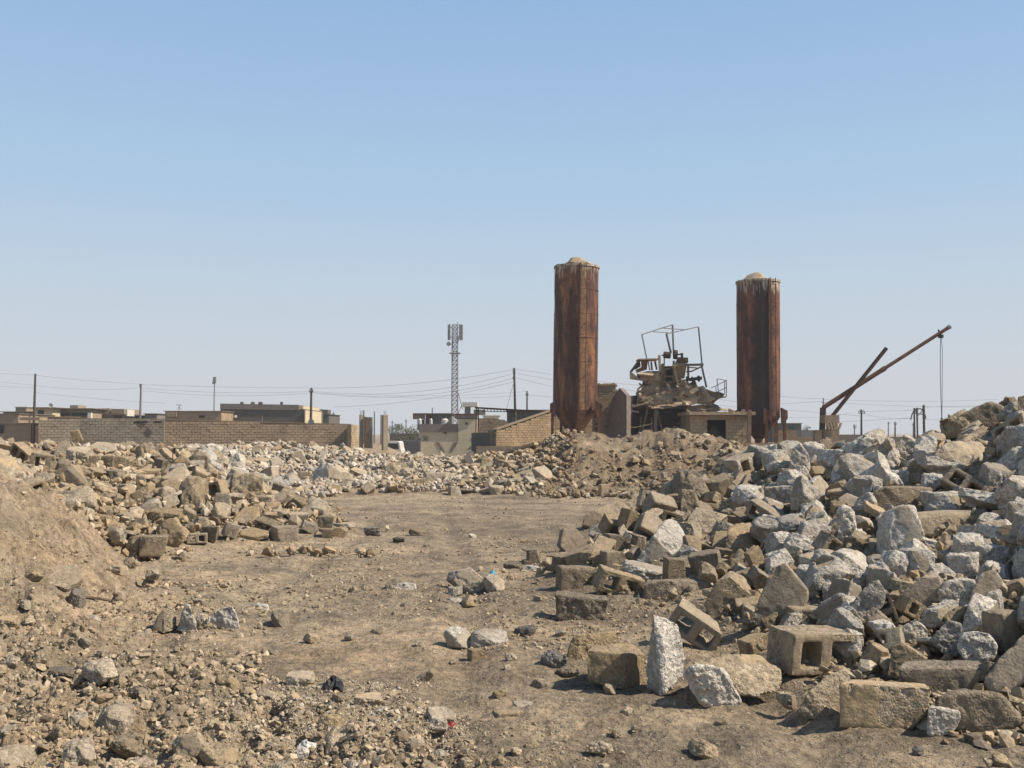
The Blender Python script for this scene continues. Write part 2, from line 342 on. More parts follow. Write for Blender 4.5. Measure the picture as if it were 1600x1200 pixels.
def raycast(px, py, ymax=40, sink=0.0):
    Y = np.arange(3.2, ymax, .04); d0 = P(px, py, 1.0); 
    x = d0.x*Y; z = CAM_Z + (d0.z-CAM_Z)*Y; c = z - (base_h(x, Y)-sink)
    hit = np.nonzero(c < 0)[0]
    if len(hit): i = hit[0]
    else: i = int(np.argmin(c[:])) if py < 760 else len(Y)-1
    return float(x[i]), float(Y[i]), float(base_h(x[i], Y[i]))
def build_ground():
    ny = 620; nx = 760
    t = np.linspace(0, 1, ny); Yr = 1/((1-t)/2.6 + t/46.0)           # finer rows near the viewer
    Yr = np.concatenate([Yr, np.geomspace(47, 5000, 60)])
    u = np.concatenate([np.linspace(-2.6, -.62, 70)[:-1], np.linspace(-.62, .62, nx), np.linspace(.62, 2.6, 70)[1:]])
    Yg, U = np.meshgrid(Yr, u, indexing='ij'); X = U*(Yg+1.0*np.clip(4-Yg, 0, 4)); Z = terrain(X, Yg)
    rng = np.random.default_rng(3); n, m = X.shape
    V = np.stack([X, Yg, Z], -1).reshape(-1, 3)
    idx = np.arange(n*m).reshape(n, m)
    Fq = np.stack([idx[:-1, :-1], idx[:-1, 1:], idx[1:, 1:], idx[1:, :-1]], -1).reshape(-1, 4)
    px = 800+F*X/Yg
    soil = np.empty((n, m, 4)); soil[..., 3] = 1
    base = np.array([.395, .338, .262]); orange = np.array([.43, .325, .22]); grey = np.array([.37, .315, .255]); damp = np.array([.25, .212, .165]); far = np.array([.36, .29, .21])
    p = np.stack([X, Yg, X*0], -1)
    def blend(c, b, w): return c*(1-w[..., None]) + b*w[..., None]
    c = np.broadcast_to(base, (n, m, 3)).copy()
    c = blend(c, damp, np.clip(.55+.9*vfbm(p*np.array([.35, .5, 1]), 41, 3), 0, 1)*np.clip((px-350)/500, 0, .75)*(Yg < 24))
    rim = np.exp(-((px-150)/75)**2)*(Yg > 8.3)*(Yg < 13)
    c = blend(c, orange, np.clip((360-px)/300, 0, 1)*np.clip(vfbm(p*.8, 51, 3)*.9+.05, 0, .6)*(Yg < 13))
    c = blend(c, np.array([.33, .232, .16]), rim*np.clip(.4+vfbm(p*1.7, 58, 3), 0, 1)*.7)
    c = blend(c, orange, np.clip(1-np.abs(Yg-6.9)/1.1, 0, 1)*np.clip(1-np.abs(px-480)/420, 0, 1)*.7)
    hp = np.clip((base_h(X, Yg)-.1)/.2, 0, 1)
    c = blend(c, grey, hp*np.clip((px-230)/150, 0, 1)*(Yg < 40)*np.where((px > 840) & (px < 1160) & (Yg > 20), .25, .9))
    c = blend(c, damp*.95, np.clip(vfbm(p*np.array([.5, 2.4, 1]), 43, 4)*1.6-.1, 0, .7)*(Yg < 26)*(hp < .3))
    c = blend(c, np.array([.46, .38, .285]), np.clip(vfbm(p*np.array([.6, 1.8, 1]), 44, 4)*1.6-.35, 0, .7)*(Yg < 26)*(hp < .3))
    mound = np.clip(hp*1.5, 0, 1)*((px > 780) & (px < 1170))*((Yg > 20) & (Yg < 40))
    c = blend(c, np.array([.25, .195, .14]), mound*np.clip(.75+.6*vfbm(p*.9, 93, 3), .25, 1))
    c = blend(c, np.array([.43, .35, .262]), np.clip((300-px)/80, 0, 1)*((Yg > 7.2) & (Yg < 13))*np.clip(.55+.8*vfbm(p*1.3, 59, 3), 0, .8))
    c = blend(c, far, np.clip((Yg-35)/20, 0, 1))
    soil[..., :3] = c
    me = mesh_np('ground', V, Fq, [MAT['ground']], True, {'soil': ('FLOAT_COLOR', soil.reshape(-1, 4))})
    tag(link('ground', me), 'bare dry earth of the yard with dirt mounds', None, None, 'structure')
build_ground()

# ------------------------------------------------------------------ rock meshes (surface nets over plane fields)
_E = [((0,0,0),(1,0,0)),((0,1,0),(1,1,0)),((0,0,1),(1,0,1)),((0,1,1),(1,1,1)),((0,0,0),(0,1,0)),((1,0,0),(1,1,0)),((0,0,1),(0,1,1)),((1,0,1),(1,1,1)),((0,0,0),(0,0,1)),((1,0,0),(1,0,1)),((0,1,0),(0,1,1)),((1,1,0),(1,1,1))]
def nets(fn, lo, hi, n):
    lo = np.array(lo, float); hi = np.array(hi, float); st = (hi-lo).max()/n; lo = lo-1.5*st; N = np.ceil((hi-lo)/st+2).astype(int)
    g = np.stack(np.meshgrid(*[lo[i]+st*np.arange(N[i]) for i in range(3)], indexing='ij'), -1)
    f = fn(g); s = f < 0
    cnt = sum(s[a:N[0]-1+a, b:N[1]-1+b, c:N[2]-1+c].astype(np.int8) for a in (0,1) for b in (0,1) for c in (0,1))
    act = (cnt > 0) & (cnt < 8); ci = np.argwhere(act); ids = -np.ones(act.shape, int); ids[act] = np.arange(len(ci))
    acc = np.zeros((len(ci), 3)); w = np.zeros(len(ci))
    for a, b in _E:
        A = ci+a; B = ci+b; fa = f[tuple(A.T)]; fb = f[tuple(B.T)]; m = (fa < 0) != (fb < 0)
        t = np.where(m, fa/np.where(m, fa-fb, 1), 0)[:, None]
        acc += np.where(m[:, None], A+(B-A)*t, 0); w += m
    V = lo + st*(acc/w[:, None])
    Q = []
    for ax in range(3):
        o = [(ax+1) % 3, (ax+2) % 3]
        sl0 = [slice(None)]*3; sl1 = [slice(None)]*3; sl0[ax] = slice(0, -1); sl1[ax] = slice(1, None)
        ch = s[tuple(sl0)] != s[tuple(sl1)]; e = np.argwhere(ch)
        e = e[(e[:, o[0]] > 0) & (e[:, o[1]] > 0) & (e[:, o[0]] < N[o[0]]-1) & (e[:, o[1]] < N[o[1]]-1)]
        d1 = np.zeros(3, int); d1[o[0]] = 1; d2 = np.zeros(3, int); d2[o[1]] = 1
        q = np.stack([ids[tuple((e-d1-d2).T)], ids[tuple((e-d2).T)], ids[tuple(e.T)], ids[tuple((e-d1).T)]], 1)
        ins = s[tuple(e.T)]; q[~ins] = q[~ins][:, ::-1]; Q.append(q)
    return V, np.concatenate(Q), st
def rock(name, planes, holes=(), n=30, seed=0, amp=.022, chip=.03, mat='grey', skin=.0015):
    """planes: (normal, d, rough 0..1); holes: (centre, half sizes, axes matrix) prisms cut out."""
    N = np.array([p[0] for p in planes], float); N /= np.linalg.norm(N, axis=1)[:, None]; D = np.array([p[1] for p in planes], float); Rg = np.array([p[2] for p in planes], float)
    sc = D.max() if False else 1.0
    # bounds from plane vertices
    from itertools import combinations
    pts = []
    for i, j, k_ in combinations(range(len(N)), 3):
        A = N[[i, j, k_]]
        if abs(np.linalg.det(A)) < 1e-4: continue
        x = np.linalg.solve(A, D[[i, j, k_]])
        if (N@x <= D+1e-6).all(): pts.append(x)
    pts = np.array(pts); lo, hi = pts.min(0), pts.max(0); size = float(np.mean(hi-lo))
    def fn(g):
        f = np.max(g@N.T - D, -1)
        for c, hs, ax in holes:
            l = (g-np.array(c))@np.array(ax); f = np.maximum(f, -np.max(np.abs(l)-np.array(hs), -1))
        return f
    V, Q, st = nets(fn, lo, hi, n)
    # gradient normals, roughness by nearest plane, chipped arrises
    e = st*.5; Gd = np.stack([fn(V+np.eye(3)[i]*e)-fn(V-np.eye(3)[i]*e) for i in range(3)], -1); Gd /= np.linalg.norm(Gd, axis=1)[:, None]+1e-9
    dd = V@N.T - D; o = np.argsort(-dd, 1); r = Rg[o[:, 0]]; gap = dd[np.arange(len(V)), o[:, 0]]-dd[np.arange(len(V)), o[:, 1]]
    inh = dd.max(1) < -st*1.2; r = np.where(inh, .25, r)
    p = V/size; off = seed*3.7
    edge = np.exp(-np.abs(gap)/(.075*size))*(~inh)
    low = vfbm(p*2.6+off, seed, 2); mid = vfbm(p*7+off, seed+5, 3, .6); hf = vnoise(p*22+off, seed+9)
    ridg = 1-np.abs(vnoise(p*9+off, seed+14))*2
    d = size*(r*(amp*1.45*low + amp*1.1*mid + amp*.45*hf + amp*.35*ridg) + (1-r)*(skin*mid*4 + .010*low)) - size*chip*edge*np.clip(mid*.7+.25+low*.5, 0, 1.6)
    flake = np.clip((vfbm(p*1.7+off+9, seed+20, 4, .55)-.16)/.05, 0, 1)*(1-r)*(~inh)
    d = d - size*flake*(.016+.012*mid)
    V = V + Gd*d[:, None]
    rough = np.clip(r + edge*np.clip(mid+.35, 0, 1)*.7 + flake*.8, 0, 1)
    return mesh_np(name, V, Q, [MAT[mat]], True, {'rough': ('FLOAT', rough)}), lo, hi
def box_planes(hx, hy, hz, rough=0, ends=None):
    ends = rough if ends is None else ends
    return [((1,0,0),hx,ends),((-1,0,0),hx,rough),((0,1,0),hy,rough),((0,-1,0),hy,rough),((0,0,1),hz,rough),((0,0,-1),hz,rough)]
rnd = random.Random(11)
LIB = {}          # kind -> list of (mesh, half sizes, adjective)
def addlib(key, me, lo, hi, adj):
    c = (lo+hi)/2
    co = np.empty(len(me.vertices)*3, np.float32); me.vertices.foreach_get('co', co); co = co.reshape(-1, 3) - c; me.vertices.foreach_set('co', co.ravel()); me.update()
    LIB.setdefault(key, []).append((me, np.abs(hi-lo)/2, adj))
ADJ_CH = ['lumpy', 'wedge-shaped', 'angular', 'rounded', 'jagged', 'flat-topped', 'pointed', 'squat', 'craggy', 'slanted', 'blunt', 'knobbly']
for i in range(12):            # broken grey concrete, unit size ~1
    r = random.Random(100+i); pl = []
    for kx in range(7 + i % 4):
        z = r.uniform(-1, 1); a = r.uniform(0, 6.283); q = math.sqrt(1-z*z)
        pl.append(((q*math.cos(a), q*math.sin(a), z), r.uniform(.36, .5), 0.0 if (kx % 3 == 0) else r.uniform(.75, 1)))
    pl += [((1,0,0),.55,1),((-1,0,0),.55,1),((0,1,0),.5,1),((0,-1,0),.5,1),((0,0,1),.48,1),((0,0,-1),.48,.9)]
    nb = [((r.uniform(.25, .45)*r.choice((-1, 1)), r.uniform(.2, .4)*r.choice((-1, 1)), r.uniform(.2, .45)), (.2, .24, .2), tuple(map(tuple, Euler((r.uniform(0, 1), r.uniform(0, 1), r.uniform(0, 1))).to_matrix())))] if i % 2 else []
    addlib('chunk', *rock('concrete_chunk', pl, nb, n=26, seed=i, amp=.036, chip=.04, mat='grey'), ADJ_CH[i])
I3 = ((1,0,0),(0,1,0),(0,0,1))
ADJ_BL = ['square-edged', 'half-broken', 'corner-chipped', 'brick-shaped', 'snapped', 'worn', 'split', 'cube-like', 'tapering', 'oblong']
for i in range(10):            # pieces of cement block
    r = random.Random(300+i); hx, hy, hz = r.uniform(.4, .52), r.uniform(.28, .45), r.uniform(.26, .4)
    pl = box_planes(hx, hy, hz, 0.0)
    pl[0] = ((1, r.uniform(-.5, .5), r.uniform(-.5, .5)), hx*.85, 1.0)
    for _ in range(1 + i % 3): pl.append(((r.choice((-1, 1))*r.uniform(.5, 1), r.choice((-1, 1))*r.uniform(.3, 1), r.uniform(-.3, 1)), .46, r.choice((0, .8, 1))))
    nb = [((r.choice((-.38, .38)), 0, r.uniform(-.05, .1)), (.19, .6, .15), I3)] if i in (1, 4, 6, 8) else []
    addlib('block', *rock('block_fragment', pl, nb, n=26, seed=40+i, amp=.024, chip=.05, mat='tan'), ADJ_BL[i])
ADJ_HO = ['two-celled', 'broken-ended', 'chipped', 'cracked', 'half']
I3 = ((1,0,0),(0,1,0),(0,0,1))
for i in range(5):             # hollow blocks 0.4 x 0.2 x 0.2, cells run along local y
    pl = box_planes(.2, .1, .1, 0.0)
    if i in (1, 3): pl[0] = ((1, .3, -.25 if i == 1 else .3), .155, 1)
    if i == 4: pl[0] = ((1, .2, .2), .05, 1)
    if i == 2: pl.append(((1, -.2, 1), .2, 1))
    holes = [((-.088, 0, 0), (.055, .3, .058), I3), ((.088, 0, 0), (.055, .3, .058), I3)]
    me, lo, hi = rock('hollow_block', pl, holes, n=44, seed=60+i, amp=.018, chip=.03, mat='tan'); addlib('hollow', me, lo, hi, ADJ_HO[i])
ADJ_SL = ['thin', 'long', 'broad', 'shield-shaped']
for i in range(4):             # slabs
    r = random.Random(500+i); a0 = r.uniform(0, 6); pl = [((0,0,1),.13,0.0),((0,0,-1),.13,.3)]
    for kx in range(5 + i % 2):
        a = a0 + kx*6.283/(5 + i % 2) + r.uniform(-.3, .3); pl.append(((math.cos(a), math.sin(a), r.uniform(-.3, .3)), r.uniform(.36, .5), 1.0 if kx else 0))
    addlib('slab', *rock('slab_fragment', pl, n=30, seed=80+i, amp=.016, chip=.03, mat='plaster'), ADJ_SL[i])
ADJ_ST = ['small', 'rough', 'pale', 'squarish', 'sharp', 'clod-like']
for i in range(6):
    r = random.Random(700+i); pl = []
    for kx in range(10):
        z = r.uniform(-1, 1); a = r.uniform(0, 6.283); q = math.sqrt(1-z*z); pl.append(((q*math.cos(a), q*math.sin(a), z), r.uniform(.34, .5), r.uniform(.5, 1)))
    pl += [((1,0,0),.5,1),((-1,0,0),.5,1),((0,1,0),.5,1),((0,-1,0),.5,1),((0,0,1),.42,1),((0,0,-1),.42,1)]
    addlib('stone', *rock('stone', pl, n=18, seed=120+i, amp=.03, chip=.03, mat='tan'), ADJ_ST[i])

NAMES = {'chunk': ('concrete_chunk', 'concrete chunk', 'chunk of broken concrete'), 'block': ('block_fragment', 'block fragment', 'piece of cement block'),
         'hollow': ('hollow_block', 'hollow block', 'hollow cement block'), 'slab': ('slab_fragment', 'slab fragment', 'slab of concrete'), 'stone': ('stone', 'stone', 'stone')}
PLACED = []       # (x, y, radius) of everything standing in the heaps
def put(kind, var, loc, size, rot, label, group, mat=None, sc=None):
    me, hs, adj = LIB[kind][var % len(LIB[kind])]
    if mat:
        key = (me.name, mat)
        if key not in _mc: m2 = me.copy(); m2.materials[0] = MAT[mat]; _mc[key] = m2
        me = _mc[key]
    o = link(NAMES[kind][0], me); o.location = loc; o.rotation_euler = rot
    o.scale = sc if sc is not None else (size, size, size)
    tag(o, label, NAMES[kind][1], group); return o
_mc = {}
def fit(kind, var, x0, y0, x1, y1, yaw, tilt, roll, label, group, mat=None, sink=.12, Y=None):
    """stand a library piece on the heap so that it fills this part of the view; its depth comes from the heap's own surface."""
    me, hs, adj = LIB[kind][var % len(LIB[kind])]
    cx = (x0+x1)/2
    if Y is None: _, Y, _ = raycast(cx, y1-.08*(y1-y0))
    w = (x1-x0)/F*Y; h = (y1-y0)/F*Y
    Rm = Euler((R(tilt), R(roll), R(yaw))).to_matrix(); A = np.abs(np.array(Rm))
    s = np.ones(3)*(w+h)/4/hs.mean()
    for _ in range(6):                                # grow the local axes until the outline is w wide and h high
        ex = A[0]@(hs*s)*2; ez = A[2]@(hs*s)*2
        gx = w/ex; gz = h/ez; wx = A[0]*hs*s; wz = A[2]*hs*s
        s *= (gx**(wx/(wx+wz+1e-9)))*(gz**(wz/(wx+wz+1e-9)))
    s = np.clip(s, s.mean()*.5, s.mean()*1.8)
    if kind == 'hollow': s = np.full(3, min(w/(A[0]@hs)/2, h/(A[2]@hs)/2)*1.06)
    dep = float(A[1]@(hs*s)); Yc = Y + dep*(.4 if Y < 14 else .75)
    c = P(cx, (y0+y1)/2, Yc)
    o = put(kind, var, c, 1, Euler((R(tilt), R(roll), R(yaw))), label, group, mat, tuple(s*1.04))
    PLACED.append((c.x, c.y, max(w, h)*.42, cx, (y0+y1)/2, max(x1-x0, y1-y0)*.42))
    return o
def hull(name, pts, label, cat, group, rough=.0, rdir=None, mat='tan', n=44, base=None, Y=None, amp=.024, chip=.045, thick=None):
    """a piece given by its corners (view x, view y, metres further back); pts sit at the depth where its foot meets the ground."""
    if Y is None:
        b = base or max(pts, key=lambda p: p[1])[:2]; _, Y, _ = raycast(b[0], b[1]-2)
    W3 = [P(p[0], p[1], Y + (p[2] if len(p) > 2 else 0)) for p in pts]
    if thick: W3 += [P(p[0], p[1], Y + (p[2] if len(p) > 2 else 0)) + Vector(thick) for p in pts]
    c = sum(W3, Vector())/len(W3)
    bm = bmesh.new()
    for p in W3: bm.verts.new(p-c)
    bmesh.ops.convex_hull(bm, input=bm.verts[:]); bm.normal_update()
    pl = []
    for f in bm.faces:
        if f.calc_area() < 1e-6: continue
        nn = f.normal.copy(); d = nn.dot(f.verts[0].co)
        if any((nn-Vector(q[0])).length < .12 for q in pl): continue
        rr = rough
        if rdir is not None: rr = 1.0 if nn.dot(Vector(rdir).normalized()) > .25 else rough
        pl.append((tuple(nn), d, rr))
    bm.free()
    seed = abs(hash_str(name+label)) % 997
    me, lo, hi = rock(name, pl[:16], n=n, seed=seed, amp=amp, chip=chip, mat=mat)
    o = link(name, me, None, c); tag(o, label, cat, group)
    xs = [p[0] for p in pts]; ys = [p[1] for p in pts]; PLACED.append((c.x, c.y, (max(xs)-min(xs))/F*Y*.45, sum(xs)/len(xs), sum(ys)/len(ys), (max(xs)-min(xs))*.42))
    return o
def hash_str(s):
    h = 7
    for ch in s: h = (h*31+ord(ch)) & 0xffffff
    return h
# ------------------------------------------------------------------ rubble: the pieces that stand out
GR = 'broken concrete and blocks in the big right heap'; GL = 'broken blocks and concrete in the left heap'; GM = 'debris in the far middle heap'; GG = 'stones lying about the open yard'
CH, BL, HO, SL = 'concrete_chunk', 'block_fragment', 'hollow_block', 'slab_fragment'
CC, CB, CS = 'concrete chunk', 'block fragment', 'slab fragment'
hull(BL, [(1310,1067),(1451,1074),(1450,1116),(1425,1142),(1312,1139),(1332,1060,.2),(1447,1067,.2),(1440,1120,.2),(1320,1120,.2)], 'square block with a smooth plaster face at the front foot of the right heap', CB, GR, rdir=(1,.2,.1), mat='plaster', amp=.01)
hull(BL, [(1241,1118),(1262,1080),(1298,1050,.1),(1324,1046,.15),(1326,1080,.1),(1312,1125),(1262,1126),(1330,1060,.3),(1330,1110,.3),(1265,1100,.3)], 'tan wedge of broken block left of the plaster-faced block', CB, GR, rough=.9)
hull(CH, [(1447,1148),(1450,1106),(1500,1112),(1502,1122),(1485,1148),(1456,1152),(1455,1101,.15),(1498,1108,.15),(1495,1135,.15)], 'small grey squarish chunk right of the plaster-faced block', CC, GR, rough=.7, mat='grey')
hull(BL, [(1456,1135),(1457,1100),(1478,1088),(1540,1090),(1565,1082),(1598,1128),(1580,1143),(1500,1144),(1480,1078,.25),(1545,1080,.25),(1590,1110,.3),(1480,1120,.3)], 'long rough tan block lying at the front right corner', CB, GR, rough=.8)
hull(SL, [(1535,1062),(1560,1028),(1605,983),(1660,950),(1665,1010),(1600,1068),(1562,1090),(1546,1084)], 'large smooth tan slab tilted up at the right edge of the picture', CS, GR, rough=0, mat='plaster', thick=(.03,.12,-.10))
hull(BL, [(1402,1042),(1403,1060),(1455,1090),(1520,1082),(1542,1046),(1412,1032,.15),(1450,1029,.2),(1530,1030,.22),(1540,1060,.22),(1420,1060,.2)], 'smooth brown block with lit top behind the plaster-faced block', CB, GR, rough=.1, rdir=(-1,0,.4))
hull(CH, [(1494,1010),(1500,996),(1520,986),(1545,990),(1558,1008),(1554,1028),(1530,1041),(1505,1034),(1505,990,.2),(1550,995,.2),(1540,1030,.2)], 'round pale rough chunk like a ball near the right edge', CC, GR, rough=1, mat='grey', amp=.03)
hull(CH, [(1450,1000),(1480,968),(1503,975),(1507,1000),(1497,1028),(1470,1020),(1490,970,.2),(1505,1010,.2),(1460,1010,.2)], 'rough wedge-shaped chunk left of the round pale chunk', CC, GR, rough=.2, rdir=(.6,-.5,.6), mat='grey')
hull(CH, [(1404,982),(1430,966),(1451,985),(1448,1005),(1425,1011),(1408,998),(1440,975,.15),(1420,1000,.15)], 'small rough grey chunk above the smooth brown block', CC, GR, rough=1, mat='grey')
hull(SL, [(1385,1058),(1392,1010),(1410,1004),(1450,1030),(1440,1050),(1400,1062),(1412,1002,.1),(1450,1028,.1),(1430,1055,.1)], 'upright tan slab leaning behind the smooth brown block', CS, GR, rough=.4, mat='tan')
hull(CH, [(1310,984),(1328,945),(1357,910),(1372,906),(1384,925),(1380,948),(1352,992),(1325,988),(1372,905,.2),(1384,935,.25),(1350,980,.2),(1320,955,.2)], 'long leaning chunk, smooth on the left and rough grey on the right', CC, GR, rough=.05, rdir=(.8,-.7,.2), mat='grey')
hull(BL, [(1400,932),(1440,902),(1468,900),(1475,930),(1470,955),(1425,965),(1455,890,.25),(1475,905,.25),(1440,950,.25)], 'smooth tan block end under the rough grey boulder', CB, GR, rough=.1, mat='tan')
hull(CH, [(1464,925),(1480,908),(1520,905),(1540,922),(1538,946),(1500,958),(1478,962),(1468,945),(1490,900,.3),(1535,912,.3),(1530,945,.3)], 'big rough grey boulder beside the smooth tan block end', CC, GR, rough=1, mat='grey', amp=.03)
hull(SL, [(1168,972),(1205,886),(1226,879),(1263,922),(1252,972),(1222,990),(1196,986),(1232,880,.12),(1266,925,.14),(1255,975,.12),(1210,980,.14)], 'large smooth dark slab leaning at the left front of the right heap', CS, GR, rough=0, rdir=(1,.3,0), mat='tan', amp=.012)
hull(BL, [(866,928),(869,969),(920,976),(948,970),(951,938),(870,921,.18),(948,930,.18),(945,960,.2),(875,955,.2)], 'block with a broken corner standing alone left of the right heap', CB, GR, rough=.15, rdir=(.5,-.8,.6), mat='tan')
hull(BL, [(880,1040),(890,1002),(898,990),(962,985,.12),(966,1000,.1),(915,1046),(900,1046),(960,1020,.3),(900,1020,.3)], 'tan block lying behind the dark-sided block in front of the heap', CB, GR, rough=.3)
hull(BL, [(917,1018),(917,1066),(968,1076),(976,1021),(1008,1021,.12),(1006,1080,.12),(922,1006,.17),(990,1004,.3),(1004,1070,.3),(925,1050,.2)], 'square block with a lit left face and dark right face', CB, GR, rough=.3, mat='tan')
hull(CH, [(1020,958),(1007,1050,.14),(1010,1076,.14),(1030,1090),(1040,1086),(1072,1030,.16),(1068,1056,.16),(1060,996,.14),(1040,966,.05),(1038,1010),(1030,965,.2),(1060,1060,.25),(1020,1070,.25)], 'tall upright blade-like chunk, flat tan left face and white rough right face', CC, GR, rough=0, rdir=(1,-.35,.1), mat='grey', base=(1032,1090))
hull(CH, [(1066,1050),(1085,1041),(1123,1042),(1142,1062),(1160,1095),(1152,1107),(1100,1105),(1080,1082),(1090,1040,.25),(1130,1045,.25),(1155,1090,.25),(1090,1080,.25)], 'white rough boulder at the foot of the heap right of the tall blade-like chunk', CC, GR, rough=1, mat='grey', amp=.035, n=54)
hull(SL, [(1080,1034),(1110,1024,.1),(1150,1028,.15),(1182,1020,.25),(1222,1046,.2),(1222,1078,.1),(1188,1091),(1130,1091),(1086,1062),(1200,1030,.35),(1100,1050,.3)], 'flat-topped lit tan slab behind the white rough boulder', CS, GR, rough=0, rdir=(0,-1,-.3), mat='plaster')
hull(BL, [(1098,945),(1118,907),(1140,900),(1172,928),(1170,965),(1140,973),(1108,970),(1140,890,.25),(1175,905,.25),(1170,950,.25)], 'rounded brown block in the left flank of the heap', CB, GR, rough=.15, mat='tan')
hull(SL, [(909,823),(912,806),(928,796),(955,784,.3),(985,779,.5),(991,792,.5),(965,822,.1),(930,826)], 'large flat slab on the left tail of the right heap', CS, GR, rough=0, mat='tan', thick=(0,.15,-.08))
hull(CH, [(990,880),(1020,836),(1040,811,.2),(1062,815,.25),(1077,846,.15),(1055,868),(1036,887),(1005,885),(1055,812,.4),(1078,850,.4),(1030,880,.3)], 'big diamond-shaped block with a smooth dark face and rough pale top', CC, GR, rough=0, rdir=(.3,.1,1), mat='grey')
hull(BL, [(1071,840),(1073,812),(1085,794,.1),(1120,800,.15),(1143,815,.2),(1140,836,.1),(1100,832),(1080,846),(1140,805,.4),(1090,792,.4),(1135,835,.3)], 'large sand-coloured block with a flat lit top on the left flank', CB, GR, rough=.35, mat='tan')
hull(BL, [(1131,868),(1135,830),(1148,817,.1),(1170,820,.2),(1191,848,.2),(1180,862,.05),(1150,875),(1175,815,.35),(1190,850,.35)], 'dark brown block tilted up below the large sand-coloured block', CB, GR, rough=.2, mat='tan')
hull(SL, [(1455,722),(1463,692),(1500,686,.3),(1568,688,.5),(1600,738,.25),(1560,745,.1),(1515,744),(1480,728)], 'largest pale yellow slab lying smooth side up near the top of the right heap', CS, GR, rough=0, mat='plaster', thick=(.05,.2,-.16), base=(1510,742), amp=.01)
hull(BL, [(1497,664),(1499,648),(1545,628),(1562,632),(1592,650,.15),(1590,662,.1),(1550,668),(1510,668),(1550,626,.4),(1590,645,.4),(1520,640,.4)], 'block on the skyline at the top of the right heap', CB, GR, rough=.4, mat='tan')
hull(BL, [(1588,690),(1589,619),(1640,612),(1665,630),(1660,690),(1600,617,.4),(1650,615,.4),(1650,680,.4)], 'tall dark block cut by the right edge on the skyline', CB, GR, rough=.3, mat='tan')
hull(CH, [(1392,712),(1400,695),(1412,678),(1436,692),(1446,706),(1430,722),(1405,724),(1420,680,.3),(1445,700,.3),(1410,715,.3)], 'skyline chunk with a smooth left side left of the yellow slab', CC, GR, rough=.05, rdir=(.8,-.3,.6), mat='grey')
hull(BL, [(1360,800),(1363,768),(1385,760),(1458,764,.1),(1462,790,.1),(1440,802),(1385,758,.4),(1455,760,.4),(1450,790,.4)], 'wide dark-fronted block in the middle of the right heap', CB, GR, rough=.2, mat='tan')
hull(SL, [(1375,845),(1376,808),(1400,806),(1545,797,.2),(1552,812,.15),(1530,838,.1),(1450,842),(1400,850),(1420,800,.4),(1540,792,.5),(1530,830,.4)], 'long dark ribbed beam lying across the middle of the right heap', CS, GR, rough=.15, mat='tan')
hull(CH, [(1306,800),(1315,790),(1330,795),(1340,830),(1343,860),(1322,866),(1308,835),(1320,788,.15),(1335,800,.2),(1340,860,.2)], 'tall thin rough grey chunk standing upright in the middle of the heap', CC, GR, rough=1, mat='grey', amp=.03)
hull(CH, [(1230,740),(1238,700),(1250,692),(1264,710),(1266,738),(1250,746),(1236,746),(1250,692,.3),(1266,730,.3)], 'tall rough grey chunk near the crest left of the crane', CC, GR, rough=.1, rdir=(1,-.5,.2), mat='grey')
hull(SL, [(1152,770),(1160,748),(1190,732,.4),(1212,724,.6),(1216,740,.5),(1190,758,.1),(1160,770)], 'pale flat lit slab on the left shoulder of the heap', CS, GR, rough=0, mat='plaster', thick=(.0,.1,-.12))
hull(BL, [(1004,938),(1006,912),(1040,906),(1112,908,.1),(1114,936,.05),(1050,942),(1010,905,.25),(1110,902,.3),(1105,925,.3)], 'long low block at the foot of the heap, left side', CB, GR, rough=.3, mat='tan')
hull(CH, [(236,985),(245,962),(256,950),(268,948,.05),(276,968,.1),(272,985,.05),(255,990),(262,950,.2),(274,975,.25)], 'dark tan stone, leftmost of the three standing in a row', CC, GG, rough=.05, rdir=(1,.2,.3), mat='tan', n=34)
hull(CH, [(275,984),(283,958),(292,943),(298,950),(308,978),(306,988),(290,991),(292,946,.12),(305,975,.2),(280,980,.2)], 'white pyramid-shaped stone in the middle of the row of three', CC, GG, rough=1, mat='grey', n=34, amp=.035)
hull(CH, [(325,980),(330,965),(345,950),(362,947),(370,960),(374,982),(368,991),(335,990),(362,947,.2),(372,975,.25),(335,965,.2)], 'white rough stone, rightmost of the row of three', CC, GG, rough=1, rdir=(1,0,0), mat='grey', n=34, amp=.035)
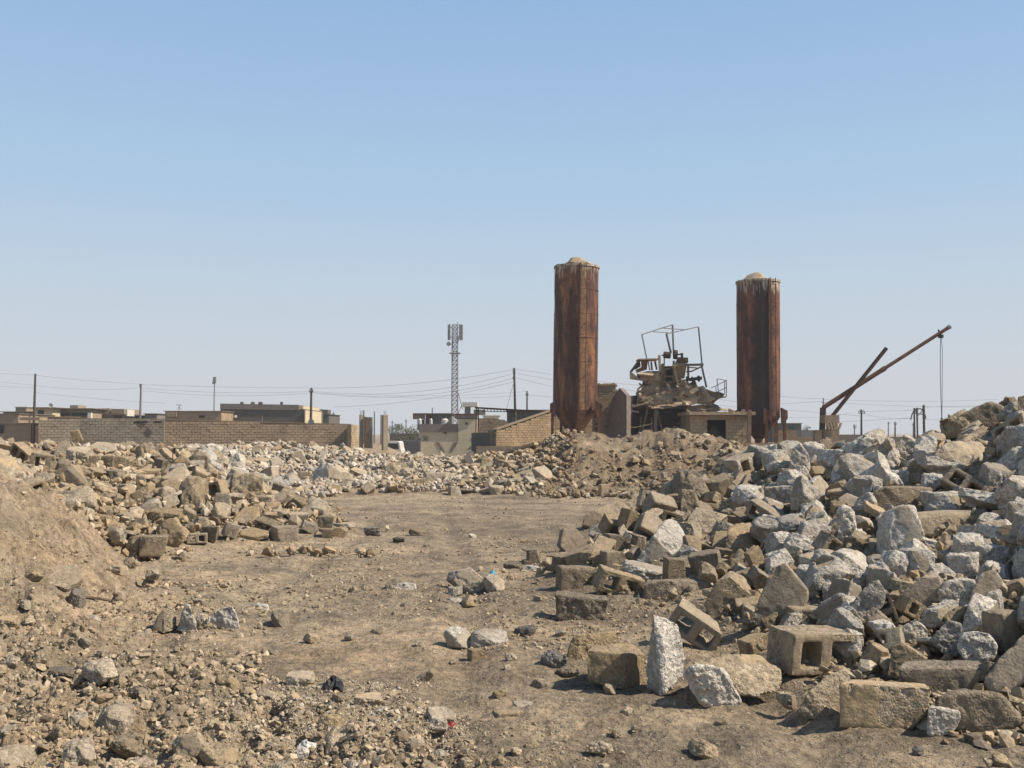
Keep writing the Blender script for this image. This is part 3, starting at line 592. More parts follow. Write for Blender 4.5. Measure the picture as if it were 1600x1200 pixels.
# library pieces: kind, variant, x0, y0, x1, y1, yaw, tilt, roll, label, material
for a in [
 ('hollow', 1, 1203, 978, 1345, 1052, 22, 3, 4, 'large hollow block with two open cells in the front of the right heap', None),
 ('hollow', 3, 1042, 938, 1140, 1026, -12, 10, 33, 'broken hollow block tipped on its corner behind the tall blade-like chunk', None),
 ('hollow', 0, 930, 882, 1004, 940, 8, 6, 17, 'dark hollow block showing two cells at the left foot of the right heap', None),
 ('hollow', 2, 1130, 702, 1196, 746, 35, 0, -18, 'hollow block with one dark cell at the left end of the crest', 'grey'),
 ('hollow', 4, 1271, 824, 1325, 886, 20, 10, 35, 'broken hollow block with one lit cell in the middle of the heap', None),
 ('hollow', 1, 1221, 876, 1262, 926, -10, 20, 50, 'small broken hollow block left of the leaning two-sided chunk', None),
 ('hollow', 3, 1362, 923, 1406, 986, 0, 10, 70, 'upright broken hollow piece right of the leaning two-sided chunk', None),
 ('hollow', 2, 1398, 930, 1458, 978, 20, 5, 30, 'broken hollow piece under the smooth tan block end', None),
 ('block', 3, 1537, 950, 1612, 1016, 20, 0, -6, 'broken block with a hollow face above the tilted slab at the right edge', None),
 ('block', 0, 1552, 898, 1622, 956, -25, 0, -25, 'smooth dark block cut by the right edge', None),
 ('block', 9, 1225, 946, 1312, 982, 5, 0, 3, 'brown block lying on top of the two-celled hollow block', None),
 ('block', 5, 1345, 1002, 1394, 1052, 30, 20, 10, 'rough tan lump right of the two-celled hollow block', None),
 ('block', 7, 1152, 990, 1206, 1030, 25, 0, -15, 'low lit block lying left of the two-celled hollow block', None),
 ('block', 0, 962, 792, 1016, 838, 35, 5, 20, 'cube-shaped block with lit top on the left tail of the heap', None),
 ('chunk', 9, 921, 820, 966, 846, 0, 0, 0, 'white rough chunk between the flat slab and the cube-shaped block', 'grey'),
 ('slab', 1, 867, 826, 914, 868, 20, 70, 0, 'smooth standing slab at the left tip of the right heap', 'tan'),
 ('block', 5, 880, 848, 942, 892, -15, 10, -20, 'rough tan pyramid-like block at the left foot of the heap', None),
 ('block', 3, 938, 861, 982, 892, 15, 0, 0, 'small upright block above the dark hollow block', None),
 ('block', 9, 868, 884, 936, 926, 10, 0, 2, 'dark low block left of the dark hollow block', None),
 ('chunk', 5, 970, 874, 1038, 910, 0, 0, 12, 'long white rough chunk above the long low block', 'grey'),
 ('block', 0, 1035, 872, 1078, 922, 12, 0, 3, 'upright square block behind the long low block', None),
 ('block', 7, 1072, 856, 1136, 908, -22, 8, -12, 'big cube-shaped block with lit top on the left flank', None),
 ('block', 4, 1163, 850, 1204, 912, 30, 0, 60, 'tall narrow block standing above the large dark slab', None),
 ('block', 2, 1098, 738, 1152, 784, 20, 10, -20, 'dark notched block under the hollow block at the end of the crest', None),
 ('chunk', 7, 1142, 760, 1206, 806, 0, 0, 0, 'rough grey boulder under the pale flat lit slab', 'grey'),
 ('block', 6, 976, 832, 1014, 866, 20, 5, 15, 'small orange-lit block left of the diamond-shaped block', None),
 ('block', 3, 942, 834, 984, 868, 10, 0, 5, 'small dark block beside the white rough chunk', None),
 ('chunk', 8, 1355, 678, 1383, 703, 0, 0, 0, 'small rough chunk on the skyline left of the smooth-sided chunk', 'grey'),
 ('chunk', 0, 1434, 704, 1510, 752, 0, 0, 10, 'big rough boulder left of and below the yellow slab', 'grey'),
 ('chunk', 2, 1278, 702, 1328, 748, 10, 0, 5, 'rough chunk with a flat lit top near the crest', 'grey'),
 ('block', 9, 1193, 758, 1243, 808, -10, 0, -5, 'broad block with grey top on the left shoulder', 'grey'),
 ('slab', 1, 1255, 733, 1306, 797, 20, 60, 45, 'long thin slab standing on edge near the crest', 'grey'),
 ('slab', 3, 1309, 770, 1354, 808, 0, 65, 0, 'pale sunlit slab piece facing the viewer', None),
 ('chunk', 4, 1222, 878, 1228, 884, 0, 0, 0, None, None),
 ('chunk', 10, 1289, 860, 1362, 918, 0, 0, 0, 'big round rough boulder below the upright thin chunk', 'grey'),
 ('chunk', 1, 1368, 858, 1428, 918, 30, 0, 0, 'big chunk with rough grey front in the middle of the heap', 'grey'),
 ('chunk', 3, 1536, 808, 1600, 868, 0, 20, 0, 'large rough boulder near the right edge, half way up', 'grey'),
 ('chunk', 5, 1526, 724, 1577, 772, 10, 0, 0, 'rough boulder under the right end of the yellow slab', 'grey'),
 ('chunk', 7, 1206, 798, 1277, 847, 0, 0, -15, 'wide rough boulder left of the upright thin chunk', 'grey'),
 ('block', 8, 1566, 838, 1616, 886, 0, 0, 20, 'smooth brown block at the right edge, half way up', None),
 ('chunk', 11, 1524, 853, 1568, 893, 0, 0, 0, 'dark chunk left of the smooth brown block at the edge', 'grey'),
 ('chunk', 6, 1529, 878, 1585, 924, 0, 0, 0, 'pale rough chunk above the smooth dark block at the edge', 'grey'),
 ('chunk', 2, 1508, 764, 1597, 806, 0, 0, 10, 'long rough boulder above the ribbed beam', 'grey'),
 ('chunk', 9, 1375, 736, 1420, 766, 0, 0, 0, 'grey boulder just above the wide dark-fronted block', 'grey'),
 ('chunk', 8, 1447, 770, 1512, 806, 0, 0, 0, 'rough boulder right of the wide dark-fronted block', 'grey'),
 ('chunk', 0, 1470, 864, 1500, 898, 0, 0, 0, 'pale upright chunk below the ribbed beam', 'grey'),
 ('slab', 0, 1350, 836, 1385, 868, 0, 60, 20, 'small lit slab at the left end of the ribbed beam', None),
 ('chunk', 4, 1420, 838, 1460, 866, 0, 0, 0, 'small rough chunk under the ribbed beam', 'grey')]:
    if a[9] is None: continue
    fit(*a[:9], a[9], GR, a[10])
for a in [
 ('hollow', 0, 14, 690, 60, 728, -25, 0, 30, 'hollow block with two dark cells at the left end of the left heap', None),
 ('hollow', 4, 48, 704, 94, 744, 10, 0, 10, 'squat hollow piece with one square hole right of the two-celled block', None),
 ('block', 0, 110, 669, 131, 694, 20, 10, -15, 'single block perched on the skyline in front of the brick wall', None),
 ('slab', 2, 85, 686, 114, 720, 10, 70, 0, 'dark upright slab under the perched block', 'tan'),
 ('slab', 2, 138, 686, 186, 714, 0, 35, 10, 'broad smooth tan slab on top of the left heap', None),
 ('chunk', 5, 110, 698, 140, 730, 0, 0, 0, 'rounded pale chunk right of the dark upright slab', 'plaster'),
 ('block', 3, 141, 712, 161, 736, 5, 0, 0, 'small standing block below the broad tan slab', None),
 ('block', 9, 160, 712, 182, 734, -5, 0, 0, 'square block left of the long rough block on the left heap', None),
 ('block', 5, 172, 713, 214, 736, 8, 0, 0, 'long rough block below the broad tan slab', None),
 ('slab', 1, 245, 693, 280, 729, 30, 20, 40, 'slanted tan block end pointing up from the left heap', 'plaster'),
 ('block', 2, 237, 715, 264, 737, -20, 0, 10, 'dark block with a lit top beside the slanted block end', None),
 ('slab', 0, 211, 731, 259, 744, 0, 4, 2, 'thin flat slab bridging two blocks in the left heap', None),
 ('block', 4, 216, 742, 238, 766, 0, 0, 0, 'lit block under the thin flat slab, left side', 'plaster'),
 ('block', 7, 236, 742, 268, 766, 20, 0, -20, 'lit block under the thin flat slab, right side', 'plaster'),
 ('hollow', 0, 307, 747, 357, 786, -20, 4, -18, 'clean hollow block perched tilted on the nose of the left heap', None),
 ('chunk', 3, 245, 810, 293, 852, 0, 0, 0, 'biggest round rough boulder at the foot of the left heap', 'tan'),
 ('block', 2, 217, 837, 265, 868, 15, 0, 0, 'angular tan block lowest at the foot of the left heap', None),
 ('block', 0, 279, 788, 312, 820, 30, 20, 30, 'dark diamond-shaped block behind the round rough boulder', None),
 ('chunk', 9, 299, 808, 325, 832, 0, 0, 0, 'round orange-tan boulder at the foot of the left heap', 'tan'),
 ('block', 5, 219, 774, 260, 812, 20, 10, -30, 'big lit leaning block in the middle of the left heap', 'plaster'),
 ('chunk', 5, 240, 794, 284, 822, 0, 0, 0, 'rough boulder just above the biggest round boulder', 'tan'),
 ('block', 7, 345, 814, 376, 842, 10, 0, 20, 'lit block at the foot right of the orange-tan boulder', None),
 ('slab', 2, 364, 789, 412, 826, -10, 40, 0, 'broad flat slab with a rough edge on the nose of the left heap', 'plaster'),
 ('slab', 3, 374, 824, 420, 844, 0, 30, 0, 'low tan slab at the foot under the broad flat slab', 'tan'),
 ('block', 9, 317, 822, 348, 844, -15, 0, 0, 'dark brown block between the orange-tan boulder and the lit block', None),
 ('hollow', 2, 290, 834, 326, 848, 15, 0, 0, 'half-buried hollow block at the foot of the left heap', None),
 ('block', 8, 203, 764, 229, 793, 10, 0, -25, 'smooth dark block right of the dusty slope', None),
 ('chunk', 0, 124, 731, 167, 750, 0, 0, 0, 'long rough stone above the dusty slope', 'tan'),
 ('slab', 0, 79, 756, 100, 768, 0, 30, -30, 'pale tilted slab end on the dusty slope', 'plaster'),
 ('chunk', 7, 20, 726, 56, 748, 0, 0, 0, 'tan boulder at the left edge above the dirt mound', 'tan'),
 ('block', 6, 165, 734, 196, 756, 0, 0, 5, 'pale block in the middle of the left heap', None),
 ('chunk', 2, 183, 757, 212, 775, 0, 0, 0, 'flattish pale stone in the middle of the left heap', 'plaster'),
 ('chunk', 1, 152, 769, 184, 790, 0, 0, 0, 'grey-tan stone on the left heap slope', 'tan'),
 ('block', 0, 146, 803, 178, 826, 15, 0, 10, 'dark cube-shaped block on the lower left heap slope', None),
 ('chunk', 4, 176, 801, 206, 818, 0, 0, 0, 'low tan stone on the left heap slope', 'tan'),
 ('block', 7, 422, 822, 468, 847, 25, 0, 0, 'clean cube-shaped block at the right foot of the left heap', None),
 ('block', 1, 424, 796, 455, 816, -5, 0, 8, 'dark rough block above the clean cube-shaped block', None),
 ('block', 2, 466, 812, 503, 838, 20, 0, 30, 'dark block right of the clean cube-shaped block', None),
 ('block', 9, 499, 806, 524, 828, 0, 0, 0, 'dark square block at the tip of the left heap', None),
 ('block', 5, 520, 824, 545, 841, 10, 0, 0, 'brown block carrying the thin lit slab', None),
 ('slab', 1, 520, 817, 555, 824, 0, 0, 0, 'thin sunlit slab lying flat at the tip of the left heap', 'plaster'),
 ('block', 8, 499, 826, 524, 843, 0, 0, 0, 'low dark block at the tip of the left heap', None),
 ('slab', 1, 417, 709, 447, 740, 30, 70, 40, 'grey slab standing on edge in the pale far part of the left heap', 'grey'),
 ('block', 0, 453, 702, 482, 726, 15, 0, -15, 'large pale block on the pale far part of the left heap', 'plaster'),
 ('slab', 0, 474, 728, 502, 746, 0, 20, 20, 'long lit slab on the pale rubble', 'plaster'),
 ('slab', 2, 545, 726, 580, 750, 20, 40, 20, 'broad pale slab leaning in the pale rubble', 'plaster'),
 ('block', 3, 466, 737, 490, 757, 10, 0, 0, 'dark square block on the pale rubble slope', None),
 ('block', 9, 661, 738, 694, 760, 20, 0, 0, 'large tan block in the foot of the far middle heap', 'plaster'),
 ('block', 7, 643, 746, 668, 764, 5, 0, -10, 'lit tan block left of the large tan block', 'plaster'),
 ('block', 0, 626, 750, 645, 764, 0, 0, 10, 'small pale block at the foot of the far middle heap', 'plaster'),
 ('block', 3, 700, 760, 722, 776, 20, 0, 0, 'grey block at the foot of the far middle heap', 'grey'),
 ('block', 0, 935, 757, 955, 776, 20, 0, 0, 'single tan block at the foot of the dark earth mound', 'plaster'),
 ('slab', 3, 1047, 704, 1064, 714, 0, 30, 0, 'light stone lying on the dark earth mound', 'plaster')]:
    fit(*a[:9], a[9], GL if a[2] < 600 else GM, a[10])
for a in [
 ('chunk', 3, 701, 889, 758, 927, 0, 0, 0, 'boulder with a lit flat top in the middle of the yard', 'plaster'),
 ('chunk', 6, 755, 898, 788, 930, 0, 0, 0, 'split orange-tan stone right of the flat-topped boulder', 'plaster'),
 ('chunk', 9, 618, 911, 649, 925, 0, 0, 0, 'white stone lying left of the flat-topped boulder', 'grey'),
 ('chunk', 8, 701, 918, 721, 934, 0, 0, 0, 'small white stone in front of the flat-topped boulder', 'grey'),
 ('chunk', 10, 697, 934, 721, 949, 0, 0, 0, 'small grey stone below the small white stone', 'grey'),
 ('chunk', 1, 307, 958, 328, 984, 0, 0, 0, 'small white stone between the pyramid and the rightmost stone', 'grey'),
 ('chunk', 6, 425, 954, 452, 987, 0, 0, 0, 'brown pointed stone in the yard, right of the row of three', 'tan'),
 ('chunk', 3, 479, 962, 500, 978, 0, 0, 0, 'small brown stone right of the pointed stone', 'tan'),
 ('chunk', 9, 391, 944, 419, 962, 0, 0, 0, 'small white stone behind the pointed stone', 'grey'),
 ('chunk', 6, 694, 980, 736, 1017, 0, 0, 0, 'white-topped pyramid-shaped stone left of the oval one', 'grey'),
 ('chunk', 10, 731, 985, 791, 1015, 0, 0, 0, 'oval grey rough boulder in the middle foreground', 'grey'),
 ('block', 3, 730, 1014, 763, 1035, 20, 0, 0, 'small brown block in front of the oval boulder', None),
 ('chunk', 5, 677, 989, 691, 1002, 0, 0, 0, 'small dark round stone left of the white-topped stone', 'tan'),
 ('stone', 4, 804, 978, 835, 1002, 0, 0, 0, 'small dark stone near the heap, right of the oval boulder', 'dark'),
 ('chunk', 1, 846, 1016, 884, 1052, 0, 0, 0, 'dark triangular stone left of the square block with dark side', 'dark'),
 ('chunk', 4, 106, 921, 129, 950, 0, 0, 0, 'black pointed stone in front of the dirt mound', 'dark'),
 ('slab', 2, 58, 880, 136, 932, 15, 24, 6, 'big tan slab half buried in the dirt mound', 'tan'),
 ('chunk', 2, 172, 885, 202, 899, 0, 0, 0, 'flat tan stone at the foot of the dirt mound', 'plaster'),
 ('chunk', 3, 193, 871, 216, 887, 0, 0, 0, 'brown stone at the foot of the dirt mound', 'tan'),
 ('chunk', 0, 230, 890, 250, 906, 0, 0, 0, 'dark brown stone right of the dirt mound foot', 'tan'),
 ('chunk', 11, 571, 824, 595, 839, 0, 0, 0, 'dark stone in the yard beyond the left heap tip', 'dark'),
 ('chunk', 1, 614, 838, 632, 848, 0, 0, 0, 'dark wedge stone in the far yard', 'dark'),
 ('chunk', 10, 638, 826, 664, 836, 0, 0, 0, 'low grey stone in the far yard', 'tan'),
 ('chunk', 6, 732, 834, 744, 843, 0, 0, 0, 'small grey stone in the far yard, right side', 'grey'),
 ('chunk', 5, 451, 1049, 488, 1077, 0, 0, 0, 'pale lump at the edge of the gravel in the foreground', 'plaster'),
 ('stone', 1, 575, 1069, 594, 1086, 0, 0, 0, 'round brown stone at the edge of the gravel', 'tan'),
 ('slab', 0, 662, 1102, 714, 1132, 0, 28, 12, 'flat tan slab at the right end of the gravel', 'plaster'),
 ('chunk', 7, 585, 1106, 618, 1126, 0, 0, 0, 'tan stone left of the flat tan slab', 'plaster'),
 ('chunk', 2, 627, 1104, 652, 1128, 0, 0, 0, 'dark-sided stone beside the flat tan slab', 'tan'),
 ('chunk', 9, 671, 1124, 698, 1142, 0, 0, 0, 'small pale stone in front of the flat tan slab', 'plaster'),
 ('chunk', 5, 556, 1083, 595, 1104, 0, 0, 0, 'pale stone behind the gravel in the foreground', 'plaster'),
 ('chunk', 0, 551, 1149, 600, 1172, 0, 0, 0, 'tan stone low in the foreground gravel', 'tan'),
 ('stone', 2, 464, 1168, 482, 1184, 0, 0, 0, 'round white stone in the bottom gravel', 'grey'),
 ('chunk', 4, 150, 1106, 202, 1158, 0, 0, 0, 'rough brown boulder in the lower left', 'tan'),
 ('chunk', 2, 100, 1118, 140, 1153, 0, 0, 0, 'pale smooth-topped stone in the lower left', 'plaster'),
 ('chunk', 1, 118, 1100, 137, 1124, 0, 0, 0, 'small upright stone behind the pale smooth-topped one', 'tan'),
 ('chunk', 3, 270, 1148, 334, 1194, 0, 0, 0, 'large rough earth-brown boulder near the bottom edge', 'tan'),
 ('chunk', 6, 315, 1163, 371, 1206, 0, 0, 0, 'angular tan stone at the bottom edge', 'tan'),
 ('chunk', 10, 252, 1110, 305, 1146, 0, 0, 0, 'rough grey-brown stone above the earth-brown boulder', 'tan'),
 ('chunk', 8, 224, 1108, 262, 1134, 0, 0, 0, 'tan stone left of the rough grey-brown stone', 'plaster'),
 ('chunk', 0, 104, 1162, 152, 1212, 0, 0, 0, 'knobbly brown boulder at the bottom left', 'tan'),
 ('chunk', 7, 178, 1150, 228, 1182, 0, 0, 0, 'dark rough clod in the lower left', 'tan'),
 ('chunk', 9, 76, 1068, 106, 1094, 0, 0, 0, 'lit tan clod in the lower left', 'tan'),
 ('chunk', 5, 82, 1042, 110, 1064, 0, 0, 0, 'dark round clod in the lower left', 'dark'),
 ('chunk', 11, 82, 1000, 106, 1024, 0, 0, 0, 'tan clod with deep shadow on the left', 'tan'),
 ('slab', 1, 38, 1112, 78, 1130, 0, 10, 0, 'dark flat stone at the lower left', 'tan'),
 ('chunk', 10, -12, 1168, 44, 1215, 0, 0, 0, 'brown boulder cut by the bottom left corner', 'tan'),
 ('chunk', 5, 0, 962, 26, 984, 0, 0, 0, 'pale stone at the left edge below the dirt mound', 'plaster'),
 ('chunk', 2, 30, 939, 48, 952, 0, 0, 0, 'pale flat stone below the dirt mound', 'plaster'),
 ('chunk', 4, 343, 1030, 372, 1047, 0, 0, 0, 'brown stone pair lying on the bare strip', 'tan'),
 ('stone', 3, 311, 1032, 326, 1041, 0, 0, 0, 'small brown stone left of the pair on the bare strip', 'tan'),
 ('slab', 3, 272, 1054, 310, 1068, 0, 14, 0, 'pale flat stone at the top of the gravel', 'plaster'),
 ('slab', 0, 352, 1186, 420, 1206, 0, 14, 0, 'flat stone at the bottom edge', 'tan'),
 ('chunk', 2, 1216, 1084, 1244, 1107, 0, 0, 0, 'small tan stone at the foot of the right heap', 'tan'),
 ('chunk', 6, 942, 1068, 962, 1086, 0, 0, 0, 'small stone before the square block with dark side', 'tan'),
 ('stone', 5, 821, 1157, 842, 1170, 0, 0, 0, 'round dark stone in the right foreground', 'tan'),
 ('stone', 0, 1426, 1166, 1442, 1176, 0, 0, 0, 'little dark stone in the right foreground', 'dark'),
 ('stone', 2, 1539, 1186, 1550, 1196, 0, 0, 0, 'little pale round pebble in the right foreground', 'plaster'),
 ('slab', 0, 768, 1110, 812, 1119, 0, 6, 0, 'thin flat lit stone in the foreground', 'tan'),
 ('slab', 0, 800, 1096, 832, 1108, 0, 10, 0, 'flat pale stone left of the heap foot', 'plaster'),
 ('chunk', 1, 870, 1042, 904, 1060, 0, 0, 0, 'small tan stone leaning on the block', 'tan'),
 ('block', 6, 815, 858, 846, 884, 10, 0, 0, 'pair of small tan lumps left of the right heap', None),
 ('chunk', 9, 815, 884, 842, 898, 0, 0, 0, 'small white stone left of the right heap', 'grey')]:
    fit(*a[:9], a[9], GG, a[10])
for a in [
 ('hollow',1,1150,864,1200,900,60,0,0,0),]:
    pass

# ------------------------------------------------------------------ rubble: the rest of the heaps, piled over their slopes
def zone(px, py, Y):
    if Y > 20 and px < 1160:
        if px >= 850: return None
        return GM if px > 600 else GL
    return GR if px > 820 else GL
WHERE = {GR: [('on the crest of the right heap', 0), ('in the upper right heap', 735), ('half way up the right heap', 800), ('in the lower right heap', 880), ('at the foot of the right heap', 985)],
         GL: [('on the crest of the left heap', 0), ('in the upper left heap', 716), ('half way down the left heap', 745), ('low on the left heap', 785), ('at the foot of the left heap', 825)],
         GM: [('on the crest of the middle heap', 0), ('in the middle heap', 725), ('at the foot of the middle heap', 755)]}
cand = []
r = random.Random(77)
occ = list(PLACED)
def free(px, py, rad, lst, f=.8):
    for q in lst:
        if (q[0]-px)**2 + (q[1]-py)**2 < (f*(rad+q[2]))**2: return False
    return True
occ2 = [(q[3], q[4], q[5]) for q in PLACED]
XY = []
for tries in range(34000):
    Y = 5.2 + (38-5.2)*r.random()**1.3; px = r.uniform(-90, 1700); x = (px-800)/F*Y; h = float(base_h(x, Y))
    if Y > 20 and 850 < px < 1160: continue
    lip = .09 if Y < 20 else .06
    if h < lip: continue
    # the mound of earth at the left is bare
    if Y < 12.6 and px < 235 : continue
    if Y > 33.5: continue
    big = r.random()
    if tries > 24000: big *= .25
    if Y < 20: s = (.15 + .31*big**1.4) if px > 820 else (.18+.27*big**1.3)
    else: s = .16 + .36*big**2
    ok = True
    g = (int(x*2), int(Y*2))
    for (qx, qy, qs) in XY:
        if abs(qx-x) < .5 and abs(qy-Y) < .5 and (qx-x)**2+(qy-Y)**2 < (.35*(s+qs))**2: ok = False; break
    if not ok: continue
    sx, sy = proj((x, Y, h+s*.3)); rad = s/2*F/Y
    if sy - rad*1.25 < np.interp(sx, [0, 300, 545, 575, 850, 870, 1150, 1210, 1380, 1480, 1500, 1590], [682, 684, 686, 706, 704, 690, 700, 687, 684, 670, 640, 628]): continue
    if not free(sx, sy, rad, occ2, .66 if sy > 880 else .62 if sx > 820 else .8): continue
    XY.append((x, Y, s)); cand.append((x, Y, h, s, sx, sy, rad))
# keep what can be seen from about here
vis = []
for c in cand:
    x, Y, h, s, sx, sy, rad = c
    top = h + s*.9; t = np.linspace(.15, .985, 60); seen = False
    for dx in (0, -1.2, 1.2):
        zz = CAM_Z + (top-CAM_Z)*t; xx = dx + (x-dx)*t; yy = Y*t
        if (zz > base_h(xx, yy)+.02).all(): seen = True; break
    if seen: vis.append(c)
vis.sort(key=lambda c: -c[6])
from collections import Counter
nk = Counter(o.name.split('.')[0] for o in bpy.data.objects); count = {k_: nk[NAMES[k_][0]] for k_ in NAMES}
leftover = []
for c in vis:
    x, Y, h, s, sx, sy, rad = c
    z = zone(sx, sy, Y)
    grey = (z == GR and sx > 1180) or (z == GL and sx > 290 and Y > 21)
    q = r.random()
    if z == GR: kind = ('chunk' if q < .80 else 'block' if q < .93 else 'slab' if q < .97 else 'hollow') if grey else ('block' if q < .6 else 'chunk' if q < .9 else 'hollow')
    elif grey: kind = 'chunk' if q < .75 else 'block' if q < .85 else 'slab'
    else: kind = 'block' if q < .62 else 'stone' if q < .76 else 'chunk' if q < .84 else 'slab' if q < .96 else 'hollow'
    if count[kind] >= (185 if kind == 'stone' else 292):
        kind = next((k_ for k_ in ('block', 'chunk', 'slab') if count[k_] < 292 and k_ != kind), None)
        if kind == 'slab' and count['slab'] > 200: kind = None
    if kind is None or rad*2 < 7.5: leftover.append(c); continue
    if kind == 'block' and z != GR and r.random() < .0: pass
    count[kind] += 1
    var = r.randrange(len(LIB[kind])); me, hs, adj = LIB[kind][var]
    if kind == 'hollow': size = r.uniform(.85, 1.05); rot = (r.uniform(-.6, .6), r.uniform(-.6, .6), r.uniform(-1.2, 1.2)); tone = None; sc = (size,)*3
    else:
        sc = (s*1.15*r.uniform(.85, 1.3), s*1.15*r.uniform(.8, 1.1), s*1.15*r.uniform(.75, 1.1))
        rot = (r.uniform(0, 6.28), r.uniform(0, 6.28), r.uniform(0, 6.28)) if kind in ('chunk', 'stone') else (r.gauss(0, .45), r.gauss(0, .45), r.uniform(0, 6.28))
        if kind == 'chunk': tone = 'grey' if (grey and r.random() < .85) or (z != GL and r.random() < .3) else 'tan'
        elif kind == 'block': tone = ('tan' if z == GR else r.choice(('tan', 'plaster'))) if not grey else r.choice(('grey', 'plaster', 'tan'))
        elif kind == 'slab': tone = r.choice(('plaster', 'grey' if grey else 'tan'))
        else: tone = r.choice(('tan', 'plaster'))
    zr = h + (r.uniform(-.02, .22) if Y < 20 else r.uniform(0, .12))*min(1, h/.35) + s*.12
    zr = min(zr, h + s*.45)
    if Y > 15 and z != GR: zr -= s*.12
    w = [t_ for t_, y_ in WHERE[z] if sy >= y_][-1] if True else ''
    sz = 'large' if rad*2 > 44 else 'medium' if rad*2 > 24 else 'small'
    tn = {'grey': 'grey', 'tan': 'brown', 'plaster': 'pale', None: 'brown'}[tone]
    ad = adj if adj != 'small' else 'plain'
    side = ['left end', 'left part', 'middle', 'right part', 'right end']
    b0, b1 = {GR: (850, 1600), GL: (0, 600), GM: (600, 860)}[z]
    sd_ = side[max(0, min(4, int((sx-b0)/(b1-b0)*5)))]
    lab = f'{sz} {tn} {ad} {NAMES[kind][2]} {w}, {sd_}'
    put(kind, var, (x, Y, zr), 1, rot, lab, z, tone, sc)
# single stones and clods lying in the open
rs = random.Random(9); k_ = 0
ST_AD = ['rough', 'blunt', 'pale-topped', 'squarish', 'sharp', 'crumbly']
while k_ < 120:
    Y = 1/rs.uniform(1/13.5, 1/4.5); px = rs.uniform(-20, 1650); x = (px-800)/F*Y; py = HOR+1.5*F/Y; h = float(terrain(x, Y))
    if base_h(x, Y) > .45: continue
    L_ = float(litter(np.array(x), np.array(Y))); md = 1.0 if (px < 330 and Y > 7) else 0
    if rs.random() > .07 + .85*L_ + .4*md: continue
    s = (.05 + .10*rs.random()**2.5)*(1+.15*L_)
    sx, sy = proj((x, Y, h)); rad = s/2*F/Y
    if not free(sx, sy, rad, occ2, 1.0) or rad*2 < 9: continue
    occ2.append((sx, sy, rad)); var = rs.randrange(6); tone = rs.choice(('tan', 'tan', 'plaster', 'tan', 'tan', 'tan'))
    kk = rs.choice(('stone', 'stone', 'chunk')) if count['chunk'] < 298 else 'stone'; count[kk] += 1
    wh = 'in the lower left debris' if L_ > .4 else 'on the dirt mound slope' if md else 'on bare ground left of centre' if px < 700 else 'on bare ground before the right heap' if px > 950 else 'on the bare middle of the yard'
    ro = 'nearest' if py > 1120 else 'nearer' if py > 1020 else 'farther' if py > 930 else 'farthest'
    put(kk, var, (x, Y, h+s*.18), 1, (rs.uniform(-.5, .5), rs.uniform(-.5, .5), rs.uniform(0, 6.28)), f"{'larger' if s > .1 else 'small'} {dict(tan='brown', plaster='pale', dark='dark')[tone]} {ST_AD[var]} {'stone' if kk == 'stone' else 'lump'} {wh}, {ro}", GG, tone, (s*1.2, s, s*.85)); k_ += 1
print('rubble', count, 'left over', len(leftover))

# ------------------------------------------------------------------ small stuff: joined gravel and bits
def bits(name, pts, sizes, tints, label, seed, flat=.7, mat='gravel', kind='stuff', ico=True):
    rng = np.random.default_rng(seed); n = len(pts)
    if ico:
        t = (1+5**.5)/2
        B = np.array([(-1,t,0),(1,t,0),(-1,-t,0),(1,-t,0),(0,-1,t),(0,1,t),(0,-1,-t),(0,1,-t),(t,0,-1),(t,0,1),(-t,0,-1),(-t,0,1)])/1.9/2
        Fc = np.array([(0,11,5),(0,5,1),(0,1,7),(0,7,10),(0,10,11),(1,5,9),(5,11,4),(11,10,2),(10,7,6),(7,1,8),(3,9,4),(3,4,2),(3,2,6),(3,6,8),(3,8,9),(4,9,5),(2,4,11),(6,2,10),(8,6,7),(9,8,1)])
    k = len(B)
    V = B[None]*(1+rng.uniform(-.38, .38, (n, k, 1))) + rng.uniform(-.07, .07, (n, k, 3))
    V *= rng.uniform(.6, 1.3, (n, 1, 3))*np.array([1, 1, flat])
    q = rng.normal(size=(n, 4)); q[:, 1:3] *= .45; q /= np.linalg.norm(q, axis=1)[:, None]; w, x, y, z = q.T
    Rm = np.stack([np.stack([1-2*(y*y+z*z), 2*(x*y-z*w), 2*(x*z+y*w)], -1), np.stack([2*(x*y+z*w), 1-2*(x*x+z*z), 2*(y*z-x*w)], -1), np.stack([2*(x*z-y*w), 2*(y*z+x*w), 1-2*(x*x+y*y)], -1)], 1)
    V = np.einsum('nij,nkj->nki', Rm, V)*sizes[:, None, None] + pts[:, None, :]
    Fa = Fc[None] + (np.arange(n)*k)[:, None, None]
    C = np.repeat(np.concatenate([tints, np.ones((n, 1))], 1)[:, None], k, 1)
    me = mesh_np(name, V.reshape(-1, 3), Fa.reshape(-1, 3), [MAT[mat]], False, {'tint': ('FLOAT_COLOR', C.reshape(-1, 4))})
    return tag(link(name, me), label, None, None, kind)
PAL = np.array([(.42,.33,.23),(.36,.28,.195),(.50,.41,.30),(.30,.235,.17),(.44,.36,.27),(.56,.50,.41),(.20,.17,.14)])
PALD = np.array([(.42,.35,.265),(.38,.315,.235),(.46,.385,.295),(.34,.28,.21),(.44,.37,.28),(.52,.45,.36),(.40,.33,.25),(.28,.225,.17)])
PALG = np.array([(.55,.50,.43),(.46,.415,.35),(.64,.59,.52),(.38,.335,.27),(.48,.42,.34),(.50,.41,.30)])
rng = np.random.default_rng(5)
